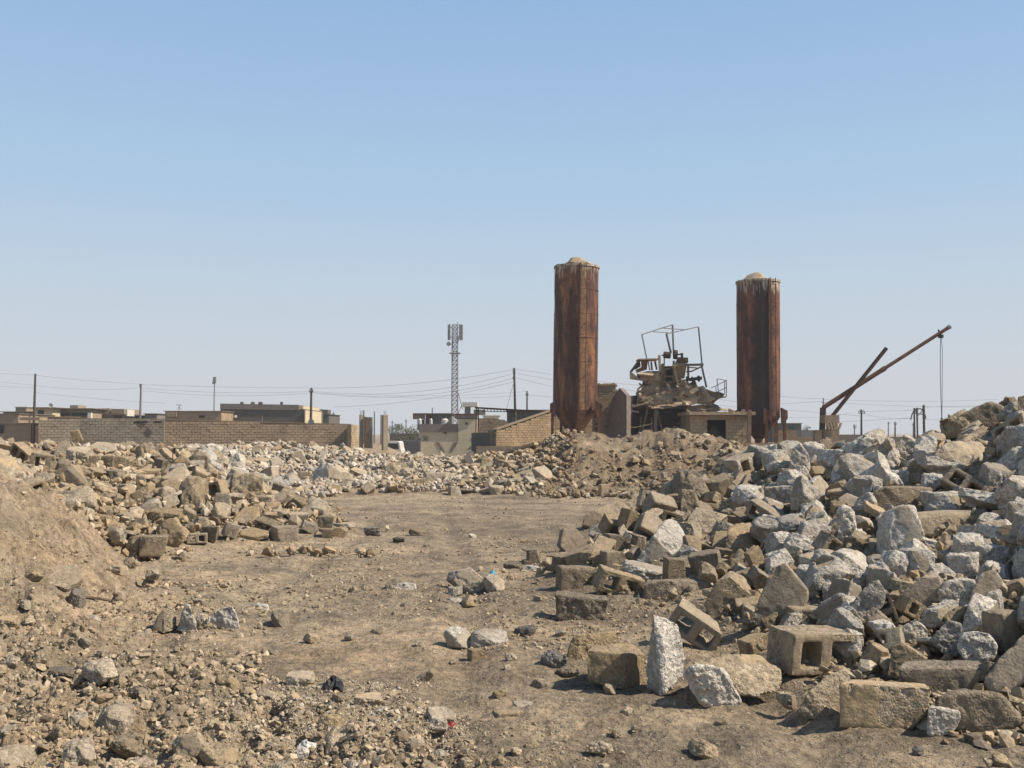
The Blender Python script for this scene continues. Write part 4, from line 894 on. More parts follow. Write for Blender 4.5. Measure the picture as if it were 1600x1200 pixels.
def scatter(n, pxr, Yr, dens, size, pal, seed, name, label, power=1.0, sink=.1, lift=0.0):
    rg = np.random.default_rng(seed)
    Y = 1/(1/Yr[0] + (1/Yr[1]-1/Yr[0])*rg.random(n)**power); px = rg.uniform(*pxr, n); x = (px-800)/F*Y
    keep = rg.random(n) < dens(x, Y, px); x = x[keep]; Y = Y[keep]
    s = size(rg, x, Y); z = terrain(x, Y) + s*(.3-sink) + lift*rg.random(len(x))
    t = pal[rg.integers(0, len(pal), len(x))]*rg.uniform(.8, 1.15, (len(x), 1))
    return bits(name, np.stack([x, Y, z], -1), s, t, label, seed)
def openground(x, Y, px): return (base_h(x, Y) < .12)*1.0
patch = lambda x, Y, s, k=1.0: np.clip(.5+k*vfbm(np.stack([x*1.1, Y*.8, x*0+s], -1), 61+s, 3), 0, 1)
scatter(30000, (-60, 1660), (4.3, 12), lambda x, Y, px: (base_h(x, Y) < .5)*np.clip(patch(x, Y, 1, 1.3)**2*.55 + litter(x, Y)*.9, 0, 1), lambda g, x, Y: (.008+.020*g.random(len(x))**4)*(1+.9*litter(x, Y)), PALD, 21, 'gravel', 'fine gravel strewn over the near yard')
scatter(9000, (-60, 1660), (8, 26), lambda x, Y, px: openground(x, Y, px)*patch(x, Y, 2, 1.6)**2*.7, lambda g, x, Y: .018+.045*g.random(len(x))**4, PALD, 22, 'gravel', 'gravel strewn over the far yard')
scatter(2200, (-60, 700), (4.4, 7.6), lambda x, Y, px: litter(x, Y), lambda g, x, Y: .011+.055*g.random(len(x))**5, PALD, 23, 'loose_debris', 'stones and clods strewn over the lower left corner')
scatter(7000, (-60, 420), (5.5, 13.5), lambda x, Y, px: np.clip(.35+1.4*vfbm(np.stack([x*1.5, Y*1.5, x*0], -1), 71, 2), .06, 1), lambda g, x, Y: .010+.06*g.random(len(x))**5, PALD, 24, 'loose_debris', 'clods rolling down the dirt mound')
scatter(3600, (820, 1690), (5.0, 17), lambda x, Y, px: (base_h(x, Y) > .03)*1.0, lambda g, x, Y: .025+.085*g.random(len(x))**2.5, PALG*np.array([.8, .77, .7]), 25, 'loose_debris', 'small broken bits filling the right heap', 1.0, .0, .05)
scatter(5000, (-60, 610), (12.5, 33), lambda x, Y, px: np.clip((base_h(x, Y)-.05+.10*vfbm(np.stack([x*1.1, Y*1.1, x*0], -1), 97, 2))/.1, 0, 1), lambda g, x, Y: .04+.12*g.random(len(x))**2, PAL[:6], 26, 'loose_debris', 'small broken bits filling the left heap', 1.2, .0, .05)
scatter(9000, (290, 720), (24, 33), lambda x, Y, px: np.clip((base_h(x, Y)-.05+.10*vfbm(np.stack([x*1.1, Y*1.1, x*0], -1), 97, 2))/.1, 0, 1), lambda g, x, Y: .05+.15*g.random(len(x))**2, PALG*np.array([1.0, 1.02, 1.1]), 27, 'loose_debris', 'pale broken bits of the far left rubble', 1, .0, .05)
scatter(5200, (590, 900), (23.5, 32), lambda x, Y, px: np.clip((base_h(x, Y)-.05+.10*vfbm(np.stack([x*1.1, Y*1.1, x*0], -1), 97, 2))/.1, 0, 1), lambda g, x, Y: .04+.17*g.random(len(x))**2.5, PAL, 28, 'loose_debris', 'mixed broken bits of the far middle heap', 1, .0, .04)
scatter(3600, (830, 1190), (23.2, 32), lambda x, Y, px: (base_h(x, Y) > .02)*np.clip(1.05-base_h(x, Y)*.75+vfbm(np.stack([x*.8, Y*.8, x*0], -1), 81, 2)*.5, .12, 1), lambda g, x, Y: .03+.2*g.random(len(x))**4, PAL*.75, 29, 'loose_debris', 'bits of stone strewn over the dark earth mound', 1, .1, .0)
scatter(1800, (820, 1660), (5.0, 12), lambda x, Y, px: ((base_h(x, Y) < .1) & (base_h(x, Y+1.0) > .1))*1.0, lambda g, x, Y: .02+.07*g.random(len(x))**2, PAL, 30, 'loose_debris', 'crumbs fallen in front of the right heap')
scatter(14000, (300, 760), (4.5, 6.3), lambda x, Y, px: np.clip(1-((px-510)/190)**2-((HOR+1.5*F/Y-1110)/85)**2+.8*vfbm(np.stack([x*2.2, Y*2.2, x*0], -1), 75, 2), 0, 1), lambda g, x, Y: .007+.022*g.random(len(x))**3, PALG*.95, 33, 'gravel', 'pale crushed gravel patch in the near yard')
scatter(16000, (-60, 1660), (7, 24), lambda x, Y, px: openground(x, Y, px)*patch(x, Y, 3, 1.8)**1.5, lambda g, x, Y: (.010+.03*g.random(len(x))**4)*(.6+Y/20), PALD*1.05, 34, 'gravel', 'fine grit over the open yard')
if leftover:
    L = np.array([(c[0], c[1], c[2]+c[3]*.3) for c in leftover]); s_ = np.array([c[3]*1.1 for c in leftover])
    bits('rubble', L, s_, PALG[rng.integers(0, 6, len(L))]*.95, 'remaining lumps of the far heaps', 91)
# ------------------------------------------------------------------ building helpers for what stands beyond the heaps
class MB:
    def __init__(s): s.V = []; s.F = []; s.T = []
    def add(s, vs, fs, tone=0.5):
        n = len(s.V); s.V += [tuple(v) for v in vs]; s.F += [tuple(i+n for i in f) for f in fs]; s.T += [tone]*len(vs); return s
    def box(s, c, h, rz=0, rot=None, tone=.5):
        c = Vector(c); m = rot if rot is not None else Matrix.Rotation(rz, 3, 'Z')
        vs = [c + m@Vector((a*h[0], b*h[1], d*h[2])) for a in (-1, 1) for b in (-1, 1) for d in (-1, 1)]
        return s.add(vs, [(0,1,3,2),(4,6,7,5),(0,4,5,1),(2,3,7,6),(0,2,6,4),(1,5,7,3)], tone)
    def tube(s, a, b, r, r2=None, n=8, caps=True):
        a, b = Vector(a), Vector(b); r2 = r if r2 is None else r2; d = (b-a).normalized(); u = d.orthogonal().normalized(); w = d.cross(u)
        vs = []
        for c, q in ((a, r), (b, r2)):
            for i in range(n): t = i*6.28318/n; vs.append(c + u*math.cos(t)*q + w*math.sin(t)*q)
        fs = [(i, (i+1) % n, n+(i+1) % n, n+i) for i in range(n)]
        if caps: fs += [tuple(range(n-1, -1, -1)), tuple(range(n, 2*n))]
        return s.add(vs, fs)
    def beam(s, a, b, w, h=None):
        a, b = Vector(a), Vector(b); h = h or w; d = (b-a); L = d.length; q = d.to_track_quat('X', 'Z').to_matrix()
        return s.box((a+b)/2, (L/2, w/2, h/2), rot=q)
    def prism(s, pts, off):
        pts = [Vector(p) for p in pts]; off = Vector(off); n = len(pts)
        return s.add(pts+[p+off for p in pts], [tuple(range(n)), tuple(range(2*n-1, n-1, -1))]+[(i, n+i, n+(i+1) % n, (i+1) % n) for i in range(n)])
    def build(s, name, mat, parent=None, loc=None, smooth=False, bevel=0):
        o0 = ORG.get(parent.name, Vector()) if parent is not None else (Vector(loc) if loc is not None else Vector())
        me = bpy.data.meshes.new(name); me.from_pydata([tuple(Vector(v)-o0) for v in s.V], [], s.F)
        bm = bmesh.new(); bm.from_mesh(me); bmesh.ops.recalc_face_normals(bm, faces=bm.faces)
        bm.to_mesh(me); bm.free()
        if smooth:
            for p in me.polygons: p.use_smooth = True
        at = me.attributes.new('tone', 'FLOAT', 'POINT'); at.data.foreach_set('value', np.array(s.T, np.float32))
        me.materials.append(MAT[mat]); o = link(name, me, parent, None if parent is not None else (loc if loc is not None else None))
        ORG[o.name] = o0
        return o
ORG = {}
def root(name, loc, label, cat, group=None):
    o = thing(name, loc, label, cat, group); ORG[o.name] = Vector(loc); return o
rb = random.Random(5)
def masonry(parent, a, b, z0, z1, th, mats, bl=.4, bh=.2, holes=0, topfn=None, name='block_courses', face_only=True, gap=.02):
    """a wall laid in cement blocks from a to b (plan points); every block is its own little box set proud of the recessed mortar."""
    a = Vector((a[0], a[1], 0)); b = Vector((b[0], b[1], 0)); d = (b-a); L = d.length; d.normalize(); nrm = Vector((d.y, -d.x, 0))
    if nrm.y > 0: nrm = -nrm
    m = MB(); ang = math.atan2(d.y, d.x); nrow = int((z1-z0)/bh + .5)
    core = MB(); tf = topfn or (lambda t: z1)
    steps = 24; pts = [a + d*L*i/steps for i in range(steps+1)]
    for i in range(steps):
        zt = min(tf(i/steps), tf((i+1)/steps)) - .03; zt = max(zt, z0+.1); c = (pts[i]+pts[i+1])/2 - nrm*(th/2); core.box((c.x, c.y, (z0+zt)/2), (L/steps/2, th/2-.02, (zt-z0)/2), ang)
    core.build('wall_core', mats[1], parent)
    for r_ in range(nrow):
        off = (r_ % 2)*bl/2; x = -off
        while x < L-.05:
            x0 = max(x, 0); x1 = min(x+bl, L); t = (x0+x1)/2/L; zc = z0 + (r_+.5)*bh; x += bl
            if x1-x0 < .06 or zc + bh*.4 > tf(t): continue
            if holes and rb.random() < holes: continue
            p = a + d*((x0+x1)/2) + nrm*(rb.uniform(-.01, .02)) - nrm*(th/2-.03)
            m.box((p.x, p.y, zc), ((x1-x0)/2-gap/2, th/2, bh/2-gap/2), ang, tone=min(1, max(0, rb.gauss(.5, .2))))
    o = m.build(name, mats[0], parent); o['kind'] = 'stuff'; return o
def zz(px, py, Y): return P(px, py, Y).z
def xx(px, Y): return P(px, 650, Y).x
def slabbox(m, x0, y0, x1, y1, Y, dep):
    """box whose front face spans these view coordinates at depth Y."""
    a = P(x0, y1, Y); b = P(x1, y0, Y); m.box(((a.x+b.x)/2, Y+dep/2, (a.z+b.z)/2), (abs(b.x-a.x)/2, dep/2, abs(b.z-a.z)/2)); return m

# ------------------------------------------------------------------ the two silos
def silo(cx, ytop, ybody, Y, wpx, label, mat, lean, capseed, ladx, legs, gnd_py, coneb):
    Rr = wpx/2/F*Y*1.0; Yc = Y + Rr; g = .5
    pb = P(cx, ybody, Yc); zt = zz(cx, ytop, Yc); zb = pb.z; H = zt-zb
    t = root('cement_silo', (pb.x, Yc, g), label, 'silo')
    t.rotation_euler = (0, lean, 0)
    A = lambda x, y, z: (pb.x+x, Yc+y, z)
    nseg = 48; m = MB(); rows = 15; V = []; rg = random.Random(capseed)
    dents = [(rg.uniform(0, 6.28), rg.uniform(0, H), rg.uniform(.004, .02)) for _ in range(26)]
    for j in range(rows*2+1):
        z = zb + H*j/(rows*2)
        for i in range(nseg):
            a = i*6.28318/nseg; r = Rr
            for (da, dz, dd) in dents: r -= dd*math.exp(-((a-da+3.14) % 6.283-3.14)**2/.15 - ((z-zb-dz)/.6)**2)
            V.append(A(r*math.cos(a), r*math.sin(a), z))
    Fs = [(j*nseg+i, j*nseg+(i+1) % nseg, (j+1)*nseg+(i+1) % nseg, (j+1)*nseg+i) for j in range(rows*2) for i in range(nseg)]
    m.add(V, Fs); sh = m.build('shell', mat, t, smooth=True)
    for k in range(1, 6):                              # weld bands
        z = zb + H*k/6; b = MB()
        for i in range(nseg):
            a0, a1 = i*6.28318/nseg, (i+1)*6.28318/nseg
            vs = [A((Rr+e)*math.cos(a), (Rr+e)*math.sin(a), z+dz) for a in (a0, a1) for e, dz in ((-.01, -.03), (.014, -.015), (.014, .015), (-.01, .03))]
            b.add(vs, [(0,4,5,1),(1,5,6,2),(2,6,7,3)])
        b.build('weld_band', mat, t, smooth=True)
    rim = MB()
    for i in range(nseg):
        a0, a1 = i*6.28318/nseg, (i+1)*6.28318/nseg
        rim.add([A((Rr+e)*math.cos(a), (Rr+e)*math.sin(a), zt+dz) for a in (a0, a1) for e, dz in ((-.08, .05), (.05, .05), (.05, -.08), (-.01, -.08))], [(0,1,5,4),(1,2,6,5),(2,3,7,6)])
    rim.build('top_rim', mat, t)
    # dome of hardened cement on the roof
    c = MB(); nr = 12; V = []
    for j in range(nr+1):
        q = j/nr
        for i in range(nseg):
            a = i*6.28318/nseg; r = Rr*.97*q; px_, py_ = r*math.cos(a), r*math.sin(a)
            h = .66*max(0, 1-(q/.8)**1.05)*(Rr/1.35) + (.26)*float(vfbm(np.array([px_*1.5+capseed, py_*1.5, 0.]), capseed, 3))*(1-q*.6) + .05
            h = min(h, .62)
            V.append(A(px_-.06*(1-q), py_, zt+h))
    c.add(V, [(j*nseg+i, (j+1)*nseg+i, (j+1)*nseg+(i+1) % nseg, j*nseg+(i+1) % nseg) for j in range(nr) for i in range(nseg)]); c.build('cement_crust', 'crust', t, smooth=True)
    # hopper cone
    zc = zz(cx, coneb, Yc); m = MB(); r0 = Rr*.22; V = [A(Rr*1.0*math.cos(i*6.28318/nseg), Rr*math.sin(i*6.28318/nseg), zb) for i in range(nseg)] + [A(r0*math.cos(i*6.28318/nseg), r0*math.sin(i*6.28318/nseg), zc) for i in range(nseg)]
    m.add(V, [(i, nseg+i, nseg+(i+1) % nseg, (i+1) % nseg) for i in range(nseg)]); m.build('hopper_cone', mat, t, smooth=True)
    m = MB(); m.tube(A(0, 0, zc+.02), A(0, 0, zc-.35), r0*.9, r0*.7, 14); m.build('discharge_spout', 'rust', t)
    # legs with brackets
    for (ax, ay) in legs:
        lx, ly = ax*Rr*1.04, ay*Rr*.95
        m = MB(); m.box(A(lx, ly, (zb+.15+g-.3)/2), (.085, .085, (zb+.15-g+.3)/2)); leg = m.build('leg', 'rust', t)
        b = MB(); s_ = 1 if ax > 0 else -1
        b.prism([A(lx+s_*.16, ly-.16, zb+.35), A(lx+s_*.16, ly-.16, zb-.15), A(lx-s_*.18, ly-.16, zb-.5), A(lx-s_*.22, ly-.16, zb+.55)], (0, .3, 0)); b.build('bracket', mat if mat == 'rustA' else 'rust', leg)
    m = MB()
    for (p_, q_) in ((0, 1), (1, 2), (2, 3), (3, 0)):
        a_, b_ = legs[p_], legs[q_]; m.beam(A(a_[0]*Rr*1.04, a_[1]*Rr*.95, g+.95), A(b_[0]*Rr*1.04, b_[1]*Rr*.95, g+.95), .07)
    m.build('leg_brace', 'rust', t)
    # ladder
    la = -math.acos(max(-1, min(1, ladx))); lx, ly = (Rr+.16)*math.cos(la), (Rr+.16)*math.sin(la); tx, ty = -math.sin(la)*.2, math.cos(la)*.2
    m = MB()
    for s_ in (-1, 1): m.beam(A(lx+tx*s_, ly+ty*s_, g), A(lx+tx*s_, ly+ty*s_, zt+.1), .045)
    lad = m.build('ladder', 'rust', t)
    m = MB(); z = g+.2
    while z < zt: m.tube(A(lx-tx, ly-ty, z), A(lx+tx, ly+ty, z), .014, n=5); z += .3
    ru = m.build('rung', 'rust', lad); ru['kind'] = 'stuff'
    m = MB(); z = zb+.5
    while z < zt:
        for s_ in (-1, 1): m.beam(A(lx+tx*s_, ly+ty*s_, z), A((Rr-.02)*math.cos(la)+tx*s_, (Rr-.02)*math.sin(la)+ty*s_, z), .035)
        z += 1.6
    m.build('ladder_bracket', 'rust', lad)
    # vertical conveying pipe and plate seam
    for (dx, rr_, nm, mt) in ((ladx-.14, .045, 'filling_pipe', 'rust'),):
        an = -math.acos(max(-1, min(1, dx))); m = MB(); m.tube(A((Rr+.05)*math.cos(an), (Rr+.05)*math.sin(an), zb-.3), A((Rr+.05)*math.cos(an), (Rr+.05)*math.sin(an), zt+.05), rr_, n=8); m.build(nm, mt, t)
    return t
silo(897.5, 418, 641, 62, 71, 'taller rusty brown cement silo left of the wrecked plant, ladder down its front', 'rustA', R(.85), 3, .22, [(-1.0, -.9), (.98, -.9), (-.55, .9), (.98, .9)], 697, 682)
silo(1185, 441, 651, 64, 68, 'shorter soot-blackened rusty cement silo between the block hut and the crane', 'rustB', R(.35), 9, .40, [(.12, -1.0), (1.0, -.7), (1.0, .9), (-.8, .9)], 690, 686)

# ------------------------------------------------------------------ wrecked batching plant
def Q(X, Yp, Y=66.0): return P(960+X/5.714, 490+Yp/5.714, Y)
g0 = Q(600, 1100); plant = root('batching_plant', (g0.x, 66, .5), 'wrecked and tilted concrete batching plant with open roof frame between the two silos', 'machinery')
def tubes(name, mat, segs, Y=66, r=.035, kind='beam', parent=plant, n=6):
    m = MB()
    for s_ in segs:
        a, b = s_[0], s_[1]; rr = s_[2] if len(s_) > 2 else r; ya, yb = (s_[3], s_[4]) if len(s_) > 4 else (Y, Y)
        if kind == 'beam': m.beam(Q(*a, ya), Q(*b, yb), rr*2)
        else: m.tube(Q(*a, ya), Q(*b, yb), rr, n=n)
    return m.build(name, mat, parent)
tubes('roof_frame', 'greysteel', [((245,187),(518,100),.03,65,67),((350,162),(480,172),.025,65.4,66.5),((435,130),(640,145),.025,66,67),((465,182),(750,118),.03,65,67)])
tubes('column', 'rusttan', [((445,500),(560,470),.05),((430,560),(540,560),.05),((420,620),(560,600),.05)], 65.3)
tubes('frame_post', 'greysteel', [((518,100),(530,400),.05,67,67)]); tubes('frame_post', 'greysteel', [((465,182),(505,350),.055,65,66)])
tubes('frame_post', 'greysteel', [((245,187),(288,402),.035,65,65)]); tubes('frame_post', 'greysteel', [((750,118),(782,450),.035,67,66.5),((780,470),(822,658),.045,66.4,66.2)])
def poly(name, mat, pts, Y, dep, parent=plant):
    m = MB(); m.prism([Q(a, b, Y if len(p_) < 3 else p_[2]) for p_ in pts for a, b in [p_[:2]]], (0, dep, 0)); return m.build(name, mat, parent)
# cab with window openings: built from panels round the holes
cab = poly('cab_side', 'dustplate', [(138,515),(165,530),(245,600),(138,585)], 65.0, .08)
poly('cab_front', 'rustdark', [(138,515),(222,402),(240,410),(160,522)], 64.98, .1)
poly('cab_pane', 'glass', [(162,500),(228,425),(236,470),(190,500)], 65.05, .03)
poly('cab_corner', 'rust', [(236,408),(300,412),(290,500),(200,530),(188,505),(244,475)], 65.0, .1)
poly('cab_roof', 'dustplate', [(218,402),(395,398),(398,410),(222,412)], 64.9, 1.7)
poly('cab_pillar', 'rust', [(296,412),(304,412),(322,505),(312,507)], 65.0, .1); poly('cab_pillar', 'rustdark', [(322,430),(336,430),(345,505),(330,507)], 65.0, .1)
poly('cab_pillar', 'rustdark', [(355,430),(372,425),(386,500),(372,503)], 65.0, .1); poly('cab_pillar', 'dustplate', [(392,370),(412,370),(418,520),(400,520)], 64.9, .2)
m = MB(); m.prism([Q(200,535,64.6), Q(330,548,64.6), Q(402,512,65.8), Q(300,512,65.8)], (0, 0, -.06)); m.build('cab_deck', 'crust', plant)
poly('lower_panel', 'dustplate', [(200,540),(335,550),(400,518),(410,600),(240,600),(205,590)], 65.2, .1)
poly('panel_window', 'glass', [(203,552),(232,556),(230,588),(205,583)], 65.1, .05)
poly('side_wall', 'dustplate', [(300,600),(410,560),(415,690),(390,720),(300,740),(240,690),(255,600)], 65.4, .2)
poly('dark_opening', 'glass', [(255,608),(300,608),(298,648),(252,640)], 65.3, .1)
poly('back_plate', 'rustdark', [(450,500),(530,500),(535,700),(500,720),(450,640)], 66.6, .1)
poly('column_plate', 'dustplate', [(418,450),(450,440),(450,680),(415,690)], 65.6, .2)
tubes('column', 'rusttan', [((455,500),(448,655),.05),((530,420),(528,690),.06),((420,372),(450,372),.04),((445,345),(445,450),.035),((560,640),(525,690),.04)], 65.5)
# upper machinery deck
tubes('platform_edge', 'rusttan', [((520,462),(792,455),.075,64.8,65.2)]); tubes('platform_edge', 'rusttan', [((640,520),(690,515),.045),((690,515),(790,468),.045),((650,480),(740,485),.035)], 65.4)
m = MB(); m.prism([Q(535,455,65), Q(650,450,65), Q(640,405,66.5), Q(560,400,66.5)], (0, 0, -.08)); m.build('platform_deck', 'crust', plant)
def funnel(name, mat, x0, x1, y0, x2, x3, y1, Y, dep):
    m = MB(); T = [Q(x0, y0, Y), Q(x1, y0, Y), Q(x1, y0, Y+dep), Q(x0, y0, Y+dep)]; Bq = [Q(x2, y1, Y+dep*.3), Q(x3, y1, Y+dep*.3), Q(x3, y1, Y+dep*.7), Q(x2, y1, Y+dep*.7)]
    m.add(T+Bq, [(0,1,5,4),(1,2,6,5),(2,3,7,6),(3,0,4,7)]); return m.build(name, mat, plant)
funnel('weigh_hopper', 'dustplate', 542, 645, 468, 565, 625, 580, 65.2, 1.6)
m = MB(); m.tube(Q(440,368,65.3), Q(500,372,65.3), .22, n=14); m.build('motor', 'rustdark', plant)
m = MB(); m.tube(Q(530,365,65.0), Q(560,367,65.0), .3, n=14); m.build('pulley_wheel', 'rustdark', plant)
m = MB(); m.tube(Q(566,366,65.2), Q(608,360,65.2), .05, n=8); m.tube(Q(603,352,65.2), Q(603,398,65.2), .08, n=8); m.build('shaft', 'rust', plant)
m = MB(); m.tube(Q(560,412,65.5), Q(655,415,65.5), .17, n=12); m.tube(Q(648,395,65.5), Q(650,440,65.5), .07, n=8); m.build('screw_casing', 'rusttan', plant)
m = MB(); m.tube(Q(665,590,65.4), Q(780,575,65.4), .11, n=12); m.tube(Q(745,582,65.3), Q(760,580,65.3), .2, n=12); m.tube(Q(690,586,65.3), Q(700,585,65.3), .17, n=12); m.tube(Q(712,590,65.4), Q(712,630,65.4), .05); m.build('geared_motor', 'rustdark', plant)
tubes('strut', 'rusttan', [((530,470),(590,735),.065,64.7,64.7)]); tubes('strut', 'rusttan', [((658,470),(660,590),.06)], 65.6)
poly('bent_sheet', 'crust', [(470,620),(500,650),(512,700),(488,690),(465,650)], 64.8, .06); poly('bent_sheet', 'crust', [(470,690),(515,712),(512,722),(475,700)], 64.7, .06)
# crushed mixer body, tilted
def crumple(name, mat, pts, Y0, Y1, n=16, amp=.18, seed=1):
    """skewed quad patch with dents, closed at the back."""
    a, b, c, d = [Q(p_[0], p_[1], p_[2]) for p_ in pts]; V = []; m = MB()
    for side in (0, 1):
        for j in range(n+1):
            for i in range(n+1):
                u, v = i/n, j/n; p_ = a.lerp(b, u).lerp(d.lerp(c, u), v)
                k_ = vfbm(np.array([u*3.1+seed, v*3.1, side*.2]), seed, 3); p_ = p_ + Vector((.3*amp*k_, -amp*k_*2 + side*Y1, amp*.9*float(vnoise(np.array([u*4+seed, v*2., 7.]), seed))))
                V.append(p_)
    q = lambda s_, j, i: s_*(n+1)**2 + j*(n+1)+i
    Fs = [(q(s_, j, i), q(s_, j, i+1), q(s_, j+1, i+1), q(s_, j+1, i)) for s_ in (0, 1) for j in range(n) for i in range(n)]
    for i in range(n): Fs += [(q(0,0,i), q(0,0,i+1), q(1,0,i+1), q(1,0,i)), (q(0,n,i), q(0,n,i+1), q(1,n,i+1), q(1,n,i)), (q(0,i,0), q(0,i+1,0), q(1,i+1,0), q(1,i,0)), (q(0,i,n), q(0,i+1,n), q(1,i+1,n), q(1,i,n))]
    m.add(V, Fs); return m.build(name, mat, plant)
crumple('crushed_chute', 'dustplate', [(225,775,64.8),(545,650,65.2),(700,815,64.6),(330,850,64.5)], 0, 1.6, seed=2, amp=.09)
crumple('lower_body', 'dustplate', [(205,690,65.6),(520,590,65.6),(560,760,65.4),(215,820,65.4)], 0, 1.0, seed=12, amp=.08)
crumple('core_body', 'rustdark', [(415,480,66.2),(560,460,66.2),(640,740,66),(420,760,66)], 0, .8, seed=13, amp=.06)
crumple('mixer_shell', 'dustplate', [(520,640,65.6),(720,610,65.8),(780,740,65.5),(540,780,65.4)], 0, 1.2, seed=14, amp=.08)
crumple('crushed_drum', 'dustplate', [(545,640,64.8),(790,655,65.2),(900,770,64.8),(640,825,64.4)], 0, 1.4, seed=4, amp=.13)
crumple('torn_plate', 'rusttan', [(760,660,65.0),(1000,722,65.2),(860,822,64.8),(700,800,64.6)], 0, .5, seed=6, amp=.09)
crumple('roof_sheet', 'dustplate', [(640,830,65),(905,800,65.4),(975,860,65.2),(660,895,64.8)], 0, 1.2, seed=8, amp=.08)
poly('light_slab', 'crust', [(665,692),(740,655),(755,680),(690,722)], 64.2, .2)
poly('platform_lip', 'rusttan', [(905,742),(1000,738),(1000,748),(920,762)], 64.9, .6)
m = MB()
for p_ in ((600,600,632,612),(560,590,640,600),(560,628,650,636),(580,612,655,622)): m.prism([Q(p_[0],p_[1],64.9), Q(p_[2],p_[1]-4,64.9), Q(p_[2],p_[3],64.9), Q(p_[0],p_[3]+3,64.9)], (0, .5, 0))
m.build('flange', 'crust', plant)
rail = tubes('railing', 'greysteel', [((865,665),(1000,597),.022),((905,705),(1000,660),.022),((915,582),(1000,597),.018)], 65)
for p_ in (((915,582),(932,722)),((1000,597),(1000,742)),((905,652),(910,705)),((985,600),(985,720))): tubes('rail_post', 'greysteel', [(*p_, .022)], 65)
# left annex
poly('annex_deck', 'dustplate', [(150,820),(320,785),(335,795),(170,835)], 64.6, 1.5)
poly('annex_plate', 'rustdark', [(150,735),(205,728),(200,812),(150,815)], 65.2, .2)
tubes('annex_strut', 'rusttan', [((205,740),(290,735),.09),((250,760),(330,690),.05),((205,680),(250,640),.05),((200,690),(300,690),.04),((215,755),(215,800),.05),((300,640),(245,760),.04)], 64.9)
m = MB(); m.tube(Q(215,740,64.7), Q(235,742,64.7), .25, n=12); m.tube(Q(250,770,64.8), Q(268,771,64.8), .18, n=12); m.build('small_wheel', 'dustplate', plant)
for i, (a, b, c) in enumerate([((370,760),(365,1110),.10),((300,830),(238,1110),.05),((383,860),(432,1080),.055),((240,920),(222,1110),.035),((332,930),(336,1110),.045),((650,840),(645,1100),.11),((635,885),(572,1075),.06),((160,830),(135,1130),.05),((700,850),(560,990),.03)]):
    tubes('leg' if i in (0, 5) else 'prop', 'rusttan', [(a, b, c)], 64.7 + .1*i)
rx = random.Random(31)
for i in range(16):
    a_ = rx.uniform(215, 640); b_ = rx.uniform(600, 800); an = rx.choice((0, 0, 1.57, .8, -.8, .3)) + rx.uniform(-.2, .2); L_ = rx.uniform(25, 75)
    tubes('bent_beam', rx.choice(('rustdark', 'rusttan', 'rust', 'dustplate')), [((a_, b_), (a_+math.cos(an)*L_, b_+math.sin(an)*L_), rx.uniform(.03, .07))], 64.1 + rx.random()*.5)
for i in range(7):
    a_ = rx.uniform(230, 600); b_ = rx.uniform(620, 800); w_ = rx.uniform(15, 40); h_ = rx.uniform(12, 40); k_ = rx.uniform(-12, 12)
    poly('torn_panel', rx.choice(('rustdark', 'dustplate', 'rust')), [(a_, b_), (a_+w_, b_+k_), (a_+w_+k_, b_+h_), (a_+k_, b_+h_-k_*.5)], 64.3, .1)
poly('deck_beam', 'rusttan', [(180,815),(680,790),(690,850),(170,845)], 65.9, .5)
poly('sheet_wall', 'rustdark', [(152,838),(640,830),(660,1150),(130,1150)], 66.2, .1)
tubes('sheet_rib', 'rustdark', [((x, 835),(x-6, 1140),.03) for x in range(180, 640, 24)], 66.15)
poly('gusset', 'crust', [(645,850),(692,880),(655,895)], 64.5, .05)
tubes('long_pipe', 'rusttan', [((-90,1005),(180,1018),.035,64.3,64.3),((180,1018),(340,985),.035,64.3,64.3)], kind='tube')
tubes('chute_plank', 'rusttan', [((20,975),(108,820),.09,64.6,64.8)])
poly('hanging_plate', 'rustdark', [(640,560),(660,560),(664,640),(640,650)], 66, .1)
# block hut right of the plant
hx = root('block_hut', (P(1120, 690, 62).x, 62, .5), 'low block hut with a dark doorway under the wrecked plant', 'hut')
HY = 62.0
L_, R_ = xx(1078, HY), xx(1168, HY); dl, dr = xx(1105, HY), xx(1134, HY); zt_, zd = zz(1120, 649, HY), zz(1120, 656, HY)
masonry(hx, (L_, HY), (dl, HY), .4, zt_, .2, ('block_pale', 'mortar_pale'), name='front_courses'); masonry(hx, (dr, HY), (R_, HY), .4, zt_, .2, ('block_pale', 'mortar_pale'), name='front_courses')
m = MB(); m.box(((dl+dr)/2, HY+.08, (zd+zt_)/2), ((dr-dl)/2-.004, .1, (zt_-zd)/2)); m.build('lintel', 'concrete', hx)
m = MB(); m.box((L_+.12, HY+1.9, (zt_+.4)/2), (.1, 1.68, (zt_-.4)/2)); m.build('side_wall', 'render_tan', hx); m = MB(); m.box((R_-.12, HY+1.9, (zt_+.4)/2), (.1, 1.68, (zt_-.4)/2)); m.build('side_wall', 'render_tan', hx)
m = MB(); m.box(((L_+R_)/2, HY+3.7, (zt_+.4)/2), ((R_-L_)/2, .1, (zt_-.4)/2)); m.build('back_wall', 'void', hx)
m = MB(); m.box(((L_+R_)/2+.1, HY+1.7, zt_+.11), ((R_-L_)/2+.25, 2.3, .1)); m.build('roof_slab', 'crust', hx)
m = MB(); m.prism([P(1107, 690, HY+.5), P(1107, 672, HY+.5), P(1115, 663, HY+.5), P(1122, 672, HY+.5), P(1133, 690, HY+.5)], (0, 1.2, 0)); m.build('leaning_board', 'void', hx)
